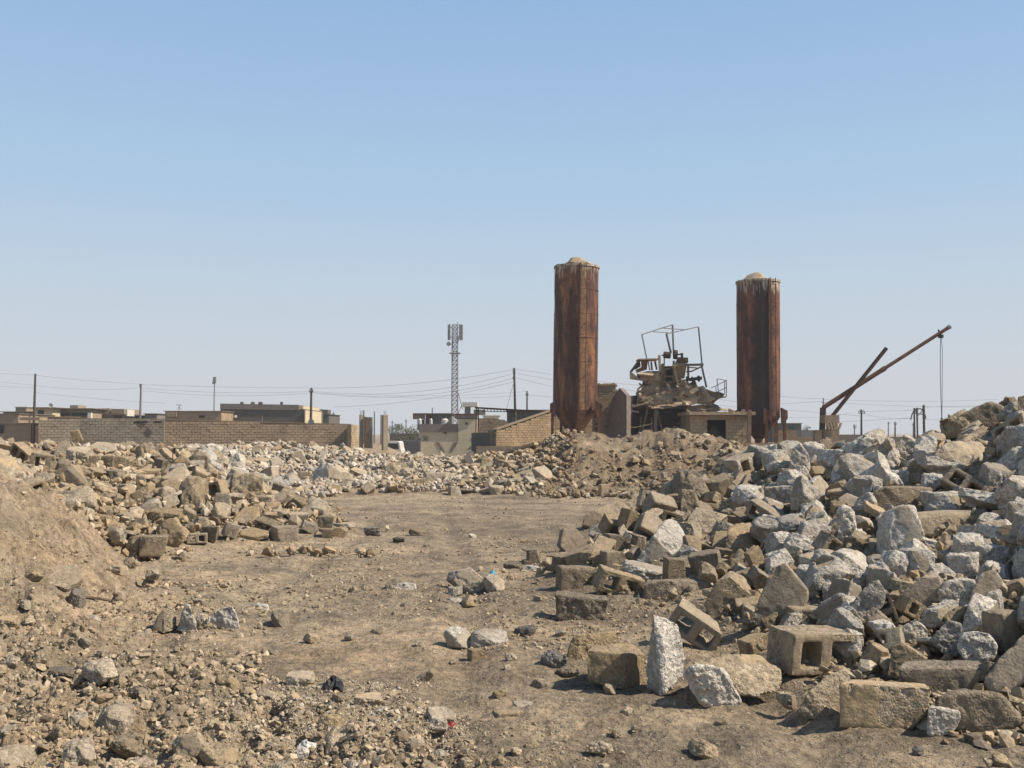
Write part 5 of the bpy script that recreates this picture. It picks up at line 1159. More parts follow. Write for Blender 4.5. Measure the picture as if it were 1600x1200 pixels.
for i, (a, b, c) in enumerate([(1130, 643, 1.5), (1142, 645, 1.2), (1096, 646, 1.4), (1160, 646, .8)]):
    p_ = P(a, 649, HY+.4*i); o = put('chunk' if i % 2 else 'slab', i, (p_.x, p_.y, zt_+.21+.09*c), .35*c, (.2, .1, i), f'lump of rubble lying on the hut roof, number {i+1} from its doorway'.replace(f', number {i+1} from its doorway', [' at its middle', ' near its right half', ' at its left corner', ' at its right corner'][i]), 'rubble on the hut roof', 'plaster', (.35*c, .4, .2*c))
# post and gate frame at the right silo
m = MB(); m.beam(P(1171, 640, 61), P(1170, 694, 61), .22); o = m.build('timber_post', 'rusttan', None); tag(o, 'upright post standing in front of the right silo', 'post')

# ------------------------------------------------------------------ masonry ramp tower left of the plant
RY = 64.5
rt = root('block_ramp', (xx(955, RY), RY, .5), 'stepped block ramp tower with worn top behind the left silo', 'ramp')
x0, x1 = xx(926, RY), xx(984, RY); ztop = zz(945, 601, RY)
tf = lambda t: zz(950, np.interp(t, [0, .62, .66, .74, .8, .86, .93, 1], [601, 601, 607, 612, 620, 632, 640, 650]), RY)
masonry(rt, (x0, RY), (x1, RY), .4, ztop, .3, ('block_brown', 'mortar_pale'), .35, .15, 0, tf)
m = MB()                                     # return face on the right; darker render colour paints in its shade
m.prism([P(957, 622, RY-.4), P(968, 606, RY-1.2), P(979, 618, RY-2), P(979, 700, RY-2), P(942, 700, RY-.3), P(952, 660, RY-.4)], (.3, .42, 0)); m.build('shade_toned_face', 'mauve', rt)
for i in range(14):
    m = MB(); px_ = 928+i*2.6; m.box(P(px_, 601.5-rb.random()*1.6, RY), (.05, .12, .06)); m.build('loose_brick', 'block_pale', rt)
m = MB()
for i in range(5): m.beam(P(976+i*3, 618, RY-1), P(972+i*3.4+(i % 2)*5, 640, RY-1), .05)
m.beam(P(976, 640, RY-1), P(998, 644, RY-1), .09); m.build('stair_rail', 'greysteel', rt)
m = MB(); m.beam(P(963, 660, RY-1.2), P(979, 634, RY-1.2), .16); m.build('chute_plank', 'rusttan', rt)

# ------------------------------------------------------------------ sloped block wall and its low neighbour
sw = root('sloped_wall', (xx(800, 68), 68, .5), 'brown block wall with a sloping top running up to the left silo', 'wall')
a, b = (xx(745, 64), 64), (xx(866, 71), 71)
tfs = lambda t: np.interp(t, [0, .12, .2, 1], [zz(745, 675, 64), zz(760, 676, 65), zz(765, 675, 65.2), zz(862, 640, 71)])
masonry(sw, a, b, .3, zz(862, 640, 71), .3, ('block_pale2', 'mortar_pale'), .4, .16, 0, tfs)
m = MB(); m.beam(P(765, 674, 65.2), P(864, 640, 70.9), .3, .08); m.build('coping', 'mortar_pale', sw)
m = MB(); m.box((xx(752, 64)-.05, 63.7, 1.0), (.55, .1, .55)); m.build('end_pier', 'render_dark', sw)
lw = MB(); lw.box((xx(802, 58), 58, .35), (2.1, .1, zz(800, 697, 58)-.35)); tag(lw.build('kerb_wall', 'render_tan'), 'low rendered kerb wall in front of the sloping wall', 'wall')
lw = MB(); lw.box((xx(1205, 57), 57, .35), (2.0, .12, zz(1205, 692, 57)-.35)); tag(lw.build('kerb_wall', 'render_tan'), 'low rendered kerb wall in front of the right silo', 'wall')
o = root('block_wall', (xx(898, 72), 72, .5), 'tan block wall standing behind the legs of the left silo', 'wall')
masonry(o, (xx(867, 72), 72), (xx(932, 73), 73), .3, zz(900, 643, 72), .3, ('block_pale2', 'mortar_pale'), .4, .16)
# steel canopy frame above the sloping wall
cf = root('canopy_frame', (xx(800, 72), 72, .5), 'rusty steel canopy frame above the sloping block wall', 'frame')
m = MB(); m.beam(P(742, 637, 72), P(862, 644, 72), .16, .12); m.build('top_beam', 'rustdark', cf)
m = MB()
for i in range(10): m.beam(P(755+i*5.2, 638+i*.35, 72), P(757.6+i*5.2, 641.5+i*.4, 72), .05); 
m.beam(P(753, 642.5, 72), P(806, 644, 72), .05); m.build('truss', 'rustdark', cf)
for px_ in (744.5, 747.5): m = MB(); m.beam(P(px_, 637, 72), P(px_-1.2, 700, 72), .09); m.build('post', 'rustdark', cf)
# low wall and grey shed seen under the canopy
o = root('block_house', (xx(812, 80), 80, .5), 'grey block shed seen under the canopy frame beyond the sloping wall', 'building')
slabbox(MB(), 792, 641, 866, 680, 82, 6).build('wall', 'render_dark', o); slabbox(MB(), 790, 640, 868, 641.5, 81.8, 6.4).build('roof', 'render_grey', o)
o = root('block_wall', (xx(770, 78), 78, .5), 'low brown block wall with a worn top under the canopy frame', 'wall')
masonry(o, (xx(748, 78), 78), (xx(800, 78), 78), .4, zz(770, 652, 78), .2, ('block_brown', 'mortar'), .4, .2, .02, lambda t: zz(770, np.interp(t, [0, .5, .8, 1], [653, 653, 656, 662]), 78))

# ------------------------------------------------------------------ the long wall on the left
def wallsec(px0, px1, Y0, Y1, top0, top1, label, mats, holes=.004, bh=.19):
    o = root('block_wall', ((xx(px0, Y0)+xx(px1, Y1))/2 and (xx(px0, Y0)+xx(px1, Y1))/2, (Y0+Y1)/2, .4), label, 'wall', 'block boundary wall on the left')
    z0_, z1_ = zz(px0, top0, Y0), zz(px1, top1, Y1)
    masonry(o, (xx(px0, Y0), Y0), (xx(px1, Y1), Y1), .3, max(z0_, z1_), .22, mats, .42, bh, holes, lambda t: z0_+(z1_-z0_)*t)
    m = MB(); m.beam((xx(px0, Y0), Y0+.12, z0_), (xx(px1, Y1), Y1+.12, z1_), .3, .06); m.build('coping', 'mortar_pale', o); return o
wallsec(60, 125, 72, 73, 651, 652, 'grey-tan block wall section beside the plain roofed shed', ('block_grey', 'mortar'))
WS = wallsec(125.6, 257, 74, 75, 654, 655, 'dark grey block wall section with slots along its top', ('block_grey', 'mortar'))
wallsec(257.6, 548, 74, 76, 655.5, 663, 'longest brown block wall section on the left', ('block_brown', 'mortar'), .006)
o = root('gate_pier', (xx(555, 75), 75, .5), 'sunlit pale block pier ending the long brown wall', 'pier')
masonry(o, (xx(548.6, 75), 75), (xx(560, 77.5), 77.5), .3, zz(555, 663, 75), .3, ('block_pale', 'mortar_pale'), .4, .19)
m = MB()
for (a, b) in ((207, 229), (240, 252), (197, 203)): slabbox(m, a, 658, b, 661, 74.2+.4, .1)
m.build('wall_slot', 'glass', WS)
# concrete gate columns
for (px_, w, tp, lab, mt) in ((564.5, 6.5, 648, 'square concrete column with bare steel on top, leftmost of three', 'concrete'), (576, 11, 651, 'brown block column in the middle of three', 'blocks'), (601.5, 10.5, 648.5, 'pale concrete column, rightmost of three by the cream house', 'concrete')):
    Yc = 73; o = root('gate_column', (xx(px_, Yc), Yc, .4), lab, 'column', 'columns of the ruined gate')
    hw = w/2/F*Yc
    if mt == 'concrete':
        m = MB(); m.box((xx(px_, Yc), Yc, (zz(px_, tp, Yc)+.3)/2), (hw*.72, hw*.72, (zz(px_, tp, Yc)-.3)/2), R(28)); m.build('shaft', 'concrete', o)
        m = MB()
        for a_, b_ in ((-.06, 0), (.06, .03), (0, -.06)): m.tube((xx(px_, Yc)+a_, Yc+b_, zz(px_, tp, Yc)-.1), (xx(px_, Yc)+a_*1.3, Yc+b_, zz(px_, tp-7, Yc)), .012, n=5)
        m.build('rebar', 'rustdark', o)
    else:
        masonry(o, (xx(px_, Yc)-hw, Yc), (xx(px_, Yc)+hw, Yc), .3, zz(px_, tp, Yc), .3, ('block_grey', 'mortar'), .24, .2)
        m = MB(); m.box((xx(571, Yc), Yc-.1, (zz(px_, tp, Yc)+.3)/2), (.05, .12, (zz(px_, tp, Yc)-.3)/2)); m.build('side_post', 'rust', o)

# ------------------------------------------------------------------ houses on the left skyline
def house(px0, px1, top, Y, dep, wall, label, roof='render_grey', wins=(), parapet=1.0, base=.4, over=.0, name='house', extra=None):
    o = root(name, (xx((px0+px1)/2, Y), Y, base), label, 'house' if name == 'house' else 'building', 'houses along the skyline')
    m = MB(); xl, xr = xx(px0, Y), xx(px1, Y); zt = zz(px0, top+parapet, Y); m.box(((xl+xr)/2, Y+dep/2, (zt+base)/2), ((xr-xl)/2, dep/2, (zt-base)/2)); m.build('wall', wall, o)
    m = MB(); zr = zz(px0, top, Y); m.box(((xl+xr)/2, Y+dep/2, (zt+zr)/2+.004), ((xr-xl)/2+.12+over, dep/2+.12+over, (zr-zt)/2)); m.build('roof', roof, o)
    for (a, b, c, d) in wins:
        f_ = slabbox(MB(), a, b, c, d, Y-.06, .1).build('window', 'render_dark', o)
        slabbox(MB(), a+.5, b+.5, c-.5, d-.5, Y-.09, .05).build('pane', 'glass', f_)
    return o
house(-20, 58, 682, 70, 6, 'render_grey', 'plain low shed at the left edge with a broad flat eave', wins=[(0, 664, 5, 676)], name='shed') if False else None
o = house(-14, 49, 661, 71, 5, 'render_tan', 'plain low grey shed at the left edge before the block wall', wins=[(-4, 664, 6, 677)], roof='render_grey', name='shed')
slabbox(MB(), 30, 652, 62, 656.5, 70.6, 1.2).build('eave', 'render_tan', o); slabbox(MB(), 49, 661, 53, 700, 70.9, .3).build('door_post', 'render_dark', o); slabbox(MB(), 53.5, 664, 56, 700, 70.8, .3).build('door_post', 'rustdark', o)
house(-10, 29, 646, 88, 7, 'render_tan', 'tan house behind the shed at the left edge'); house(5, 52, 643, 110, 8, 'mauve', 'low mauve house far left on the skyline', over=.4)
house(24, 41, 635.5, 118, 5, 'render_tan', 'small roof room left of the first power pole', roof='render_white')
o = house(52, 82, 636.5, 100, 8, 'render_yellow', 'cream house with a square window right of the first power pole', wins=[(59, 641, 68, 650)], roof='render_grey', over=.35)
o = house(82, 142, 638, 102, 8, 'render_tan', 'long tan house with a deep veranda left of centre wall', over=.3); slabbox(MB(), 84, 645, 108, 650, 101.8, .1).build('veranda', 'glass', o); slabbox(MB(), 111, 645, 136, 650, 101.8, .1).build('veranda', 'glass', o); slabbox(MB(), 136.5, 645, 142, 660, 101.5, .4).build('pillar', 'render_white', o)
slabbox(MB(), 109, 633, 122, 638, 103, 2).build('water_tank', 'concrete', o)
o = house(143, 192, 647, 105, 8, 'mauve', 'house with two tan roof boxes on the skyline', over=.2); slabbox(MB(), 145, 638, 171, 646.5, 105, 5).build('roof_room', 'render_tan', o); slabbox(MB(), 173, 639, 194, 646.5, 105, 5).build('roof_room', 'render_tan', o); slabbox(MB(), 178, 650.5, 190, 653, 104.9, .05).build('window', 'glass', o); slabbox(MB(), 194.2, 640, 199, 650, 105.3, 2).build('pillar', 'render_white', o)
house(226, 245.5, 646, 108, 4, 'render_grey', 'small grey roof room between two poles', roof='render_dark')
o = house(258, 346, 642, 92, 9, 'block_brown', 'low brown house left of the dark grey building', roof='mortar_pale'); slabbox(MB(), 260, 643.5, 276, 651, 91.8, .2).build('wall_panel', 'render_tan', o); slabbox(MB(), 311, 649, 319, 652.5, 91.9, .1).build('window', 'glass', o)
m = MB(); p0 = P(280, 642, 92); m.tube(p0, P(280, 632.5, 92), .03, n=5); m.tube(P(275.5, 632.5, 92), P(284, 633, 92), .03, n=5); m.tube(P(276, 640, 92), P(280, 636, 92), .02, n=5); m.tube(P(284, 640, 92), P(280, 636, 92), .02, n=5); m.build('antenna', 'greysteel', o)
dg = root('grey_building', (xx(410, 96), 96, .4), 'long dark grey building rising behind the brown wall', 'building')
slabbox(MB(), 344, 639.5, 477, 664, 96, 9).build('wall', 'render_dark', dg)
m = MB(); a = P(344, 639.4, 96); m.prism([P(344, 639.4, 95.9), P(467, 641, 95.9), P(467, 632.5, 95.9), P(344, 630.5, 95.9)], (0, 9, 0)); m.build('parapet', 'render_grey', dg)
slabbox(MB(), 467.2, 634, 474, 641, 96, 8).build('parapet_end', 'render_yellow', dg)
slabbox(MB(), 475.6, 641, 477.4, 664, 95.8, 8).build('corner_strip', 'render_yellow', dg)
m = MB()
for px_, w_ in ((378, 4), (395, 4.5), (407, 5), (440, 3)):
    for s_ in (0,): m.tube(P(px_-w_*.6, 630.3, 97), P(px_+w_*.6, 630.3, 97), .16, n=10)
m.build('roof_pipe', 'render_dark', dg)
m = MB(); m.tube(P(368.5, 650.5, 95.8), P(368.5, 650.5, 95.7), .14, .14, n=14); m.build('wall_disc', 'white', dg)
m = MB(); m.tube(P(409.5, 650, 95.7), P(409.5, 662, 95.7), .03, n=5); m.build('down_pipe', 'concrete', dg)
o = house(478, 514, 647, 112, 7, 'render_dark', 'grey house with two water tanks right of the dark building', roof='render_dark'); slabbox(MB(), 491, 638.5, 499, 646.5, 112, 2).build('water_tank', 'greysteel', o); slabbox(MB(), 502.5, 640, 512, 646.5, 112, 2).build('water_tank', 'render_dark', o)
slabbox(MB(), 479.5, 651, 484, 661, 111.9, .05).build('doorway', 'glass', o)
m = MB()
for k_ in range(8):
    a0 = k_*math.pi/8; a1 = (k_+1)*math.pi/8
c_ = P(486, 660.5, 77.5); nn = 16; V = [c_+Vector((math.cos(t_*6.283/nn)*.27, -.05, math.sin(t_*6.283/nn)*.27)) for t_ in range(nn)] + [c_+Vector((0, .06, 0))]
m.add(V, [(i, (i+1) % nn, nn) for i in range(nn)]); o = m.build('satellite_dish', 'white', None); tag(o, 'white satellite dish above the brown wall by the middle pole', 'dish')
m = MB(); c_ = P(79.5, 633.5, 99.5); V = [c_+Vector((math.cos(t_*6.283/nn)*.22, -.05, math.sin(t_*6.283/nn)*.22)) for t_ in range(nn)] + [c_+Vector((0, .06, 0))]
m.add(V, [(i, (i+1) % nn, nn) for i in range(nn)]); m.tube(c_, P(79.5, 637, 99.5), .03); o = m.build('satellite_dish', 'white', None); tag(o, 'small white satellite dish on the roof of the cream house', 'dish')

# ------------------------------------------------------------------ cream house with painted V, shed roofs, gate and van
YH = 115
ch = root('cream_house', (xx(690, YH), YH, .4), 'cream house with mauve parapets and a V painted on its yard wall', 'house')
slabbox(MB(), 655, 675, 718, 706, YH, 7).build('wall', 'render_yellow', ch)
slabbox(MB(), 716, 655, 744, 706, YH-.3, 7).build('side_wall', 'render_yellow', ch)
slabbox(MB(), 654, 662.5, 717.6, 675, YH-.15, 7.2).build('parapet', 'mauve', ch)
slabbox(MB(), 710, 647.5, 744.5, 653.5, YH-.5, 7).build('parapet', 'mauve', ch); slabbox(MB(), 709, 646.2, 745, 647.3, YH-.6, 7.2).build('roof', 'redpaint', ch)
slabbox(MB(), 657, 682, 658.5, 706, YH-.25, .1).build('down_pipe', 'mauve', ch); slabbox(MB(), 727, 660, 730.5, 663.5, YH-.4, .1).build('vent', 'glass', ch)
slabbox(MB(), 693.5, 675.6, 698, 677.6, YH-.1, .1).build('vent', 'glass', ch); slabbox(MB(), 736, 685.5, 739, 688, YH-.4, .1).build('vent', 'glass', ch)
up = root('upper_house', (xx(675, YH+9), YH+9, .4), 'white-grey upper storey with red pillar behind the cream house', 'house')
slabbox(MB(), 665, 647, 706, 672, YH+9, 5).build('wall', 'render_grey', up); slabbox(MB(), 645, 645.5, 708, 647, YH+8.3, 6.5).build('roof', 'mauve', up)
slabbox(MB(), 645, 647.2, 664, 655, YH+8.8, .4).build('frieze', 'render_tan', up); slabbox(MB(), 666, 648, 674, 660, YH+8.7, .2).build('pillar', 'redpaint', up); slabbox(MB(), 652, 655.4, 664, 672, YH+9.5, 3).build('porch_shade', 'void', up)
slabbox(MB(), 663, 655, 665, 672, YH+8.4, .3).build('pillar', 'render_white', up)
for (px_, w, lab) in ((656, 6, 'small white water tank left on the cream house roof'), (673.5, 4.5, 'middle white water tank on the cream house roof'), (695, 11, 'widest white water tank on the cream house roof')):
    m = MB(); p_ = P(px_, 662, YH+2); r_ = w/2/F*YH
    m.tube((p_.x, p_.y, p_.z-.1), (p_.x, p_.y, p_.z+.42), r_, r_, 16); m.tube((p_.x, p_.y, p_.z+.42), (p_.x, p_.y, p_.z+.6), r_, r_*.5, 16); tag(m.build('water_tank', 'white', None), lab, 'water tank', 'water tanks on the cream house')
YW = 104
yw = root('yard_wall', (xx(700, YW), YW, .4), 'pale yard wall of the cream house with a brown V painted on it', 'wall')
slabbox(MB(), 657.5, 690.5, 741, 712, YW, .3).build('wall', 'render_yellow', yw)
m = MB(); m.prism([P(680, 690.8, YW-.03), P(686, 690.8, YW-.03), P(695, 706, YW-.03), P(690, 706, YW-.03)], (0, .02, 0)); m.prism([P(709, 691, YW-.03), P(716, 691, YW-.03), P(707, 706, YW-.03), P(702, 706, YW-.03)], (0, .02, 0)); m.build('painted_v', 'mauve', yw)
m = MB(); c_ = P(735.5, 701.5, YW-.03); m.prism([c_+Vector((math.cos(t_)*.3, 0, math.sin(t_)*.3)) for t_ in (0, 1.5708, 3.1416, 4.712)], (0, .02, 0)); m.build('painted_diamond', 'mauve', yw)
gt = root('sheet_gate', (xx(640, 105), 105, .4), 'dark grey corrugated sheet gate beside the yard wall', 'gate')
slabbox(MB(), 627, 687.5, 657, 712, 105, .1).build('sheet', 'greysteel', gt)
m = MB()
for i in range(13): slabbox(m, 628+i*2.3, 688, 628.8+i*2.3, 712, 104.93, .06)
m.build('rib', 'greysteel', gt)
wb = root('white_box', (xx(732, 135), 135, .4), 'white roof hut on the skyline right of the cell tower', 'building')
slabbox(MB(), 722, 628.5, 746, 635, 135, 4).build('roof_box', 'render_white', wb); slabbox(MB(), 726, 635.3, 734, 646, 135.6, 3).build('wall', 'greysteel', wb); slabbox(MB(), 740, 640, 758, 648, 136, 3).build('wall', 'mauve', wb)
o = house(755, 780, 649, 120, 6, 'render_white', 'white and mauve building under the left end of the canopy', roof='render_white')
# white van
vp = P(615, 705, 101); vg = -1.12
van = root('white_van', (vp.x, 101, vg), 'white van parked in front of the hedge by the gate', 'van')
def A3(x, y, z): return (vp.x+x, 101+y, vg+z)
m = MB(); pr = [(-.85, .3), (.85, .3), (.85, 1.0), (.78, 1.15), (.68, 1.75), (.55, 1.9), (-.55, 1.9), (-.68, 1.75), (-.78, 1.15), (-.85, 1.0)]
m.prism([A3(a, -.9, b) for a, b in pr], (0, 3.6, 0)); m.build('body', 'white', van)
m = MB(); m.prism([A3(-.62, -.93, 1.15), A3(.62, -.93, 1.15), A3(.54, -.93, 1.7), A3(-.54, -.93, 1.7)], (0, .03, 0)); m.build('windscreen', 'glass', van)
m = MB(); m.box(A3(0, -.95, .45), (.84, .06, .1)); m.build('bumper', 'greysteel', van)
for s_ in (-1, 1):
    m = MB(); m.tube(A3(s_*.62, -.94, .75), A3(s_*.62, -.9, .75), .12, n=12); m.build('headlight', 'steel', van)
    for y_ in (-.3, 2.0): m = MB(); m.tube(A3(s_*.87, y_, .3), A3(s_*.68, y_, .3), .3, n=16); m.build('wheel', 'blackplastic', van)
# shed-tone wall beyond trees
o = house(609, 655, 677, 140, 5, 'mauve', 'low mauve wall house behind the hedge'); 

# ------------------------------------------------------------------ trees and hedge
def tree(px, top, bot, w, Y, label, seed, n=900, cat='tree', name='tree', mat='leaf'):
    b = P(px, bot, Y); b.z = max(.4, min(b.z, 1.2)) if bot > 680 else .5; t = root(name, (b.x, Y, b.z), label, cat, 'trees beyond the yard')
    H = zz(px, top, Y)-b.z; Wd = w/F*Y; rg = random.Random(seed)
    m = MB(); m.tube(b, b+Vector((0, 0, H*.5)), .09*H/3+.04, .05, 7)
    for k_ in range(5): a = k_*1.3; m.tube(b+Vector((0, 0, H*(.25+.06*k_))), b+Vector((math.cos(a)*Wd*.3, math.sin(a)*Wd*.3, H*(.6+.05*k_))), .04, .015, 5)
    m.build('trunk', 'bark', t)
    cl = [(rg.gauss(0, .3)*Wd, rg.gauss(0, .3)*Wd, H*rg.uniform(.3, .92), rg.uniform(.16, .32)*min(Wd, H)) for _ in range(11)]
    V = []; Fs = []
    for i in range(n):
        c = rg.choice(cl); d = Vector((rg.gauss(0, 1), rg.gauss(0, 1), rg.gauss(0, 1))); d.normalize(); p_ = b + Vector(c[:3]) + d*c[3]*rg.uniform(.5, 1.05); p_.z = max(b.z, p_.z)
        u = Vector((rg.gauss(0, 1), rg.gauss(0, 1), rg.gauss(0, 1))).normalized(); v_ = u.orthogonal().normalized(); s_ = rg.uniform(.06, .14)*max(.6, H/3)
        k_ = len(V); V += [p_-u*s_, p_+v_*s_*.5, p_+u*s_, p_-v_*s_*.5]; Fs.append((k_, k_+1, k_+2, k_+3))
    m = MB(); m.V = V; m.F = Fs; m.T = [.5]*len(V)
    m.build('crown', mat, t)
tree(617, 662, 690, 22, 150, 'small round tree left of the pair behind the gate', 1); tree(637, 663, 690, 24, 145, 'bushier tree behind the sheet gate', 2); tree(650, 671, 690, 12, 142, 'little tree touching the cream house', 3, 500)
tree(632, 681, 708, 44, 112, 'dusty green hedge in front of the far mauve wall', 4, 1500, 'hedge', 'hedge'); tree(1260, 665, 676, 12, 150, 'small round tree right of the low far building', 5, 500)
tree(665, 680, 700, 8, 110, 'shrub at the corner of the cream house', 6, 300, 'shrub', 'shrub')

# ------------------------------------------------------------------ right background
o = house(1219, 1252, 661, 120, 7, 'render_dark', 'low grey building on the skyline right of the right silo', wins=[(1233, 666.5, 1241, 670)], roof='render_grey')
slabbox(MB(), 1252.4, 672, 1271, 683, 112, 4).build('annex_wall', 'greysteel', o)
for (a, b, tp, Y, lab, mt) in ((1216, 1246, 672.5, 70, 'tan low block wall right of the right silo', 'render_tan'), (1246, 1284, 683, 72, 'lower tan wall left of the crane pier', 'render_tan'), (1308, 1350, 679, 95, 'long reddish low wall right of the crane pier', 'mauve'), (1350, 1460, 682.5, 120, 'far low pale wall under the power poles', 'mauve')):
    tag(slabbox(MB(), a, tp, b, 705, Y, .3).build('low_wall', mt), lab, 'wall')
# crane: leaning booms, post, block pier
CY = 60.0
cr = root('boom_crane', (xx(1290, CY), CY, .5), 'improvised crane of two crossed steel pipes with a rope and hook', 'crane')
def ct(name, a, b, r, Ya=CY, Yb=CY, mat='rust', n=12): m = MB(); m.tube(P(*a, Ya), P(*b, Yb), r, n=n); return m.build(name, mat, cr, smooth=False)
cb = ct('main_boom', (1286, 637), (1380, 577), .135, mat='rust'); cb2 = ct('boom_end', (1380, 577), (1484, 510.5), .105, CY, CY)
ct('cross_boom', (1295, 657), (1385, 544), .115, CY-.5, CY-.3, 'rustdark'); 
m = MB(); m.beam(P(1286, 637, CY), P(1284, 690, CY), .28); m.build('mast_post', 'rustdark', cr); cs = ct('collar', (1481, 512.5), (1484.5, 510), .13, mat='steel'); cs2 = ct('collar', (1377, 579), (1383, 575), .15)
pul = ct('pulley_block', (1470, 523), (1470, 528), .16, mat='blackplastic'); ct('hanger', (1466, 515), (1470, 524), .05, mat='rustdark')
m = MB(); pts = [(1470, 528), (1469.3, 545), (1469.2, 580), (1470.2, 620), (1471.5, 655)]; 
for a, b in zip(pts, pts[1:]): m.tube(P(*a, CY), P(*b, CY), .02, n=5)
pts = [(1470.8, 528), (1472.5, 545), (1472.3, 600), (1471.8, 655)]
for a, b in zip(pts, pts[1:]): m.tube(P(*a, CY), P(*b, CY), .016, n=5)
ro = m.build('rope', 'wire', cr); m = MB(); m.tube(P(1471.6, 655, CY), P(1469.3, 664, CY), .025, n=5); m.tube(P(1471.6, 655, CY), P(1474, 664, CY), .025, n=5); m.tube(P(1471.6, 653, CY), P(1471.6, 656, CY), .06, n=8); m.build('hook', 'rustdark', ro)
pier = root('crane_pier', (xx(1300, CY-.6), CY-.6, .4), 'concrete and block pier with a skirt of short posts at the foot of the crane', 'pier')
slabbox(MB(), 1289, 648.5, 1311.5, 661, CY-1.4, .9).build('cap_block', 'render_tan', pier); slabbox(MB(), 1293, 670.5, 1311.5, 692, CY-1.3, .8).build('base_block', 'render_tan', pier); slabbox(MB(), 1295, 661.2, 1309, 670.3, CY-1.1, .5).build('core', 'rustdark', pier)
for i, (a, b) in enumerate(((1292, 1295), (1297, 1299.5), (1302, 1303.5), (1307, 1306), (1313, 1309.5))):
    m = MB(); m.prism([P(a, 660.8, CY-1.5), P(a+3.2, 660.8, CY-1.5), P(b+3, 671, CY-1.5), P(b, 671, CY-1.5)], (0, .12, 0)); m.build('short_post', 'crust', pier)
slabbox(MB(), 1274, 672, 1284, 692, CY-.2, .5).build('side_block', 'render_tan', pier)
m = MB(); m.tube(P(1286, 640, CY), P(1286.5, 622, CY), .025, n=6); m.tube(P(1284, 629, CY), P(1289, 629, CY), .02, n=6); m.build('mast_pin', 'rustdark', cr)

# ------------------------------------------------------------------ cell tower, masts, poles, wires
def lattice(px, top, bot, w, Y, label, dishes=True):
    b = P(px, bot, Y); t = root('cell_tower', (b.x, Y, .5), label, 'tower'); zt = zz(px, top, Y); hw = w/2/F*Y; zb = .5; n = 26
    C_ = [(-hw, -hw), (hw, -hw), (hw, hw), (-hw, hw)]
    for (a_, b_) in C_: m = MB(); m.tube((b.x+a_, Y+b_, zb), (b.x+a_*.85, Y+b_*.85, zt), .085, n=6); m.build('corner_post', 'steel', t)
    m = MB()
    for i in range(n):
        z0_, z1_ = zb+(zt-zb)*i/n, zb+(zt-zb)*(i+1)/n
        for k_ in range(4):
            p_, q_ = C_[k_], C_[(k_+1) % 4]; f0 = 1-.15*i/n
            a_ = (b.x+p_[0]*f0, Y+p_[1]*f0, z0_); c_ = (b.x+q_[0]*f0, Y+q_[1]*f0, z1_); d_ = (b.x+q_[0]*f0, Y+q_[1]*f0, z0_); e_ = (b.x+p_[0]*f0, Y+p_[1]*f0, z1_)
            m.tube(a_, c_, .042, n=4, caps=False); m.tube(d_, e_, .042, n=4, caps=False); m.tube(e_, c_, .042, n=4, caps=False)
    m.build('lattice', 'steel', t)['kind'] = 'stuff'
    for k_, (dx, dy) in enumerate(((-.66, -.3), (-.85, .3), (-.35, .7), (.62, -.3), (.9, .1), (.7, .5))):
        m = MB(); zc = zt-1.1; m.box((b.x+dx*1.15, Y+dy, zc), (.11, .1, 1.15)); pn = m.build('antenna_panel', 'steel', t)
        m = MB(); m.tube((b.x+dx*1.15, Y+dy, zc-.7), (b.x+dx*.5, Y+dy*.5, zc-.7), .04, n=5); m.tube((b.x+dx*1.15, Y+dy, zc+.7), (b.x+dx*.5, Y+dy*.5, zc+.7), .04, n=5); m.build('mount', 'steel', pn)
    m = MB(); p_ = P(701.5, 538, Y); m.tube((p_.x, Y-.7, p_.z), (p_.x, Y-.35, p_.z), .32, .2, 14); m.tube((p_.x, Y-.35, p_.z), (b.x-hw, Y, p_.z), .05); m.build('dish', 'steel', t)
    m = MB(); p_ = P(717, 530, Y); m.box((p_.x-.15, Y-.5, p_.z), (.16, .2, .45)); m.build('radio_box', 'steel', t)
    m = MB(); z_ = zz(px, 552, Y); m.box((b.x, Y, z_), (hw+.35, hw+.35, .05)); m.build('platform', 'steel', t)
    m = MB(); m.tube((b.x+hw, Y, zz(px, 612, Y)), (xx(723, Y), Y, zz(723, 640, Y)), .06, n=5); m.tube((xx(721, Y), Y, zz(721, 634, Y)), (xx(716, Y), Y, zz(716, 646, Y)), .05, n=5); m.build('stay', 'steel', t)
    m = MB(); m.tube((b.x+.4, Y, zt-.1), (b.x+.4, Y, zt+.45), .06, n=5); m.build('lightning_rod', 'steel', t)
lattice(710.5, 507.5, 665, 9.4, 150, 'grey lattice cell tower with antenna panels behind the cream house')
def pole(px, top, bot, Y, r, label, arms=(), lean=0, mat='wood', name='power_pole', ins=True):
    b = P(px, bot, Y); zt = zz(px, top, Y); xt = xx(px+lean, Y)
    t = root(name, (b.x, Y, .4), label, 'pole', 'utility poles on the skyline')
    m = MB(); m.tube((b.x, Y, .3), (xt, Y, zt), r, r*.65, 8); m.build('shaft', mat, t)
    for (ay, aw) in arms:
        z_ = zz(px, ay, Y); m = MB(); hw = aw/2/F*Y; xa = xt; m.beam((xa-hw, Y-.1, z_), (xa+hw, Y-.1, z_), .09); ar = m.build('cross_arm', mat, t)
        if ins:
            m = MB()
            for q_ in (-.9, 0, .9): m.tube((xa+hw*q_, Y-.1, z_+.03), (xa+hw*q_, Y-.1, z_+.25), .05, .03, 6)
            m.build('insulator', 'greysteel', ar)
    return t
pole(53, 584, 648, 90, .14, 'dark power pole rising left of the cream house, first from the left', lean=.8, mat='wood')
pole(218.5, 600, 655, 95, .13, 'thin grey power pole above the dark grey wall section', [(604, 3)], lean=1, mat='greysteel')
pole(485.5, 606, 660, 95, .15, 'dark power pole at the right end of the dark grey building', [(612.5, 6)], lean=.6)
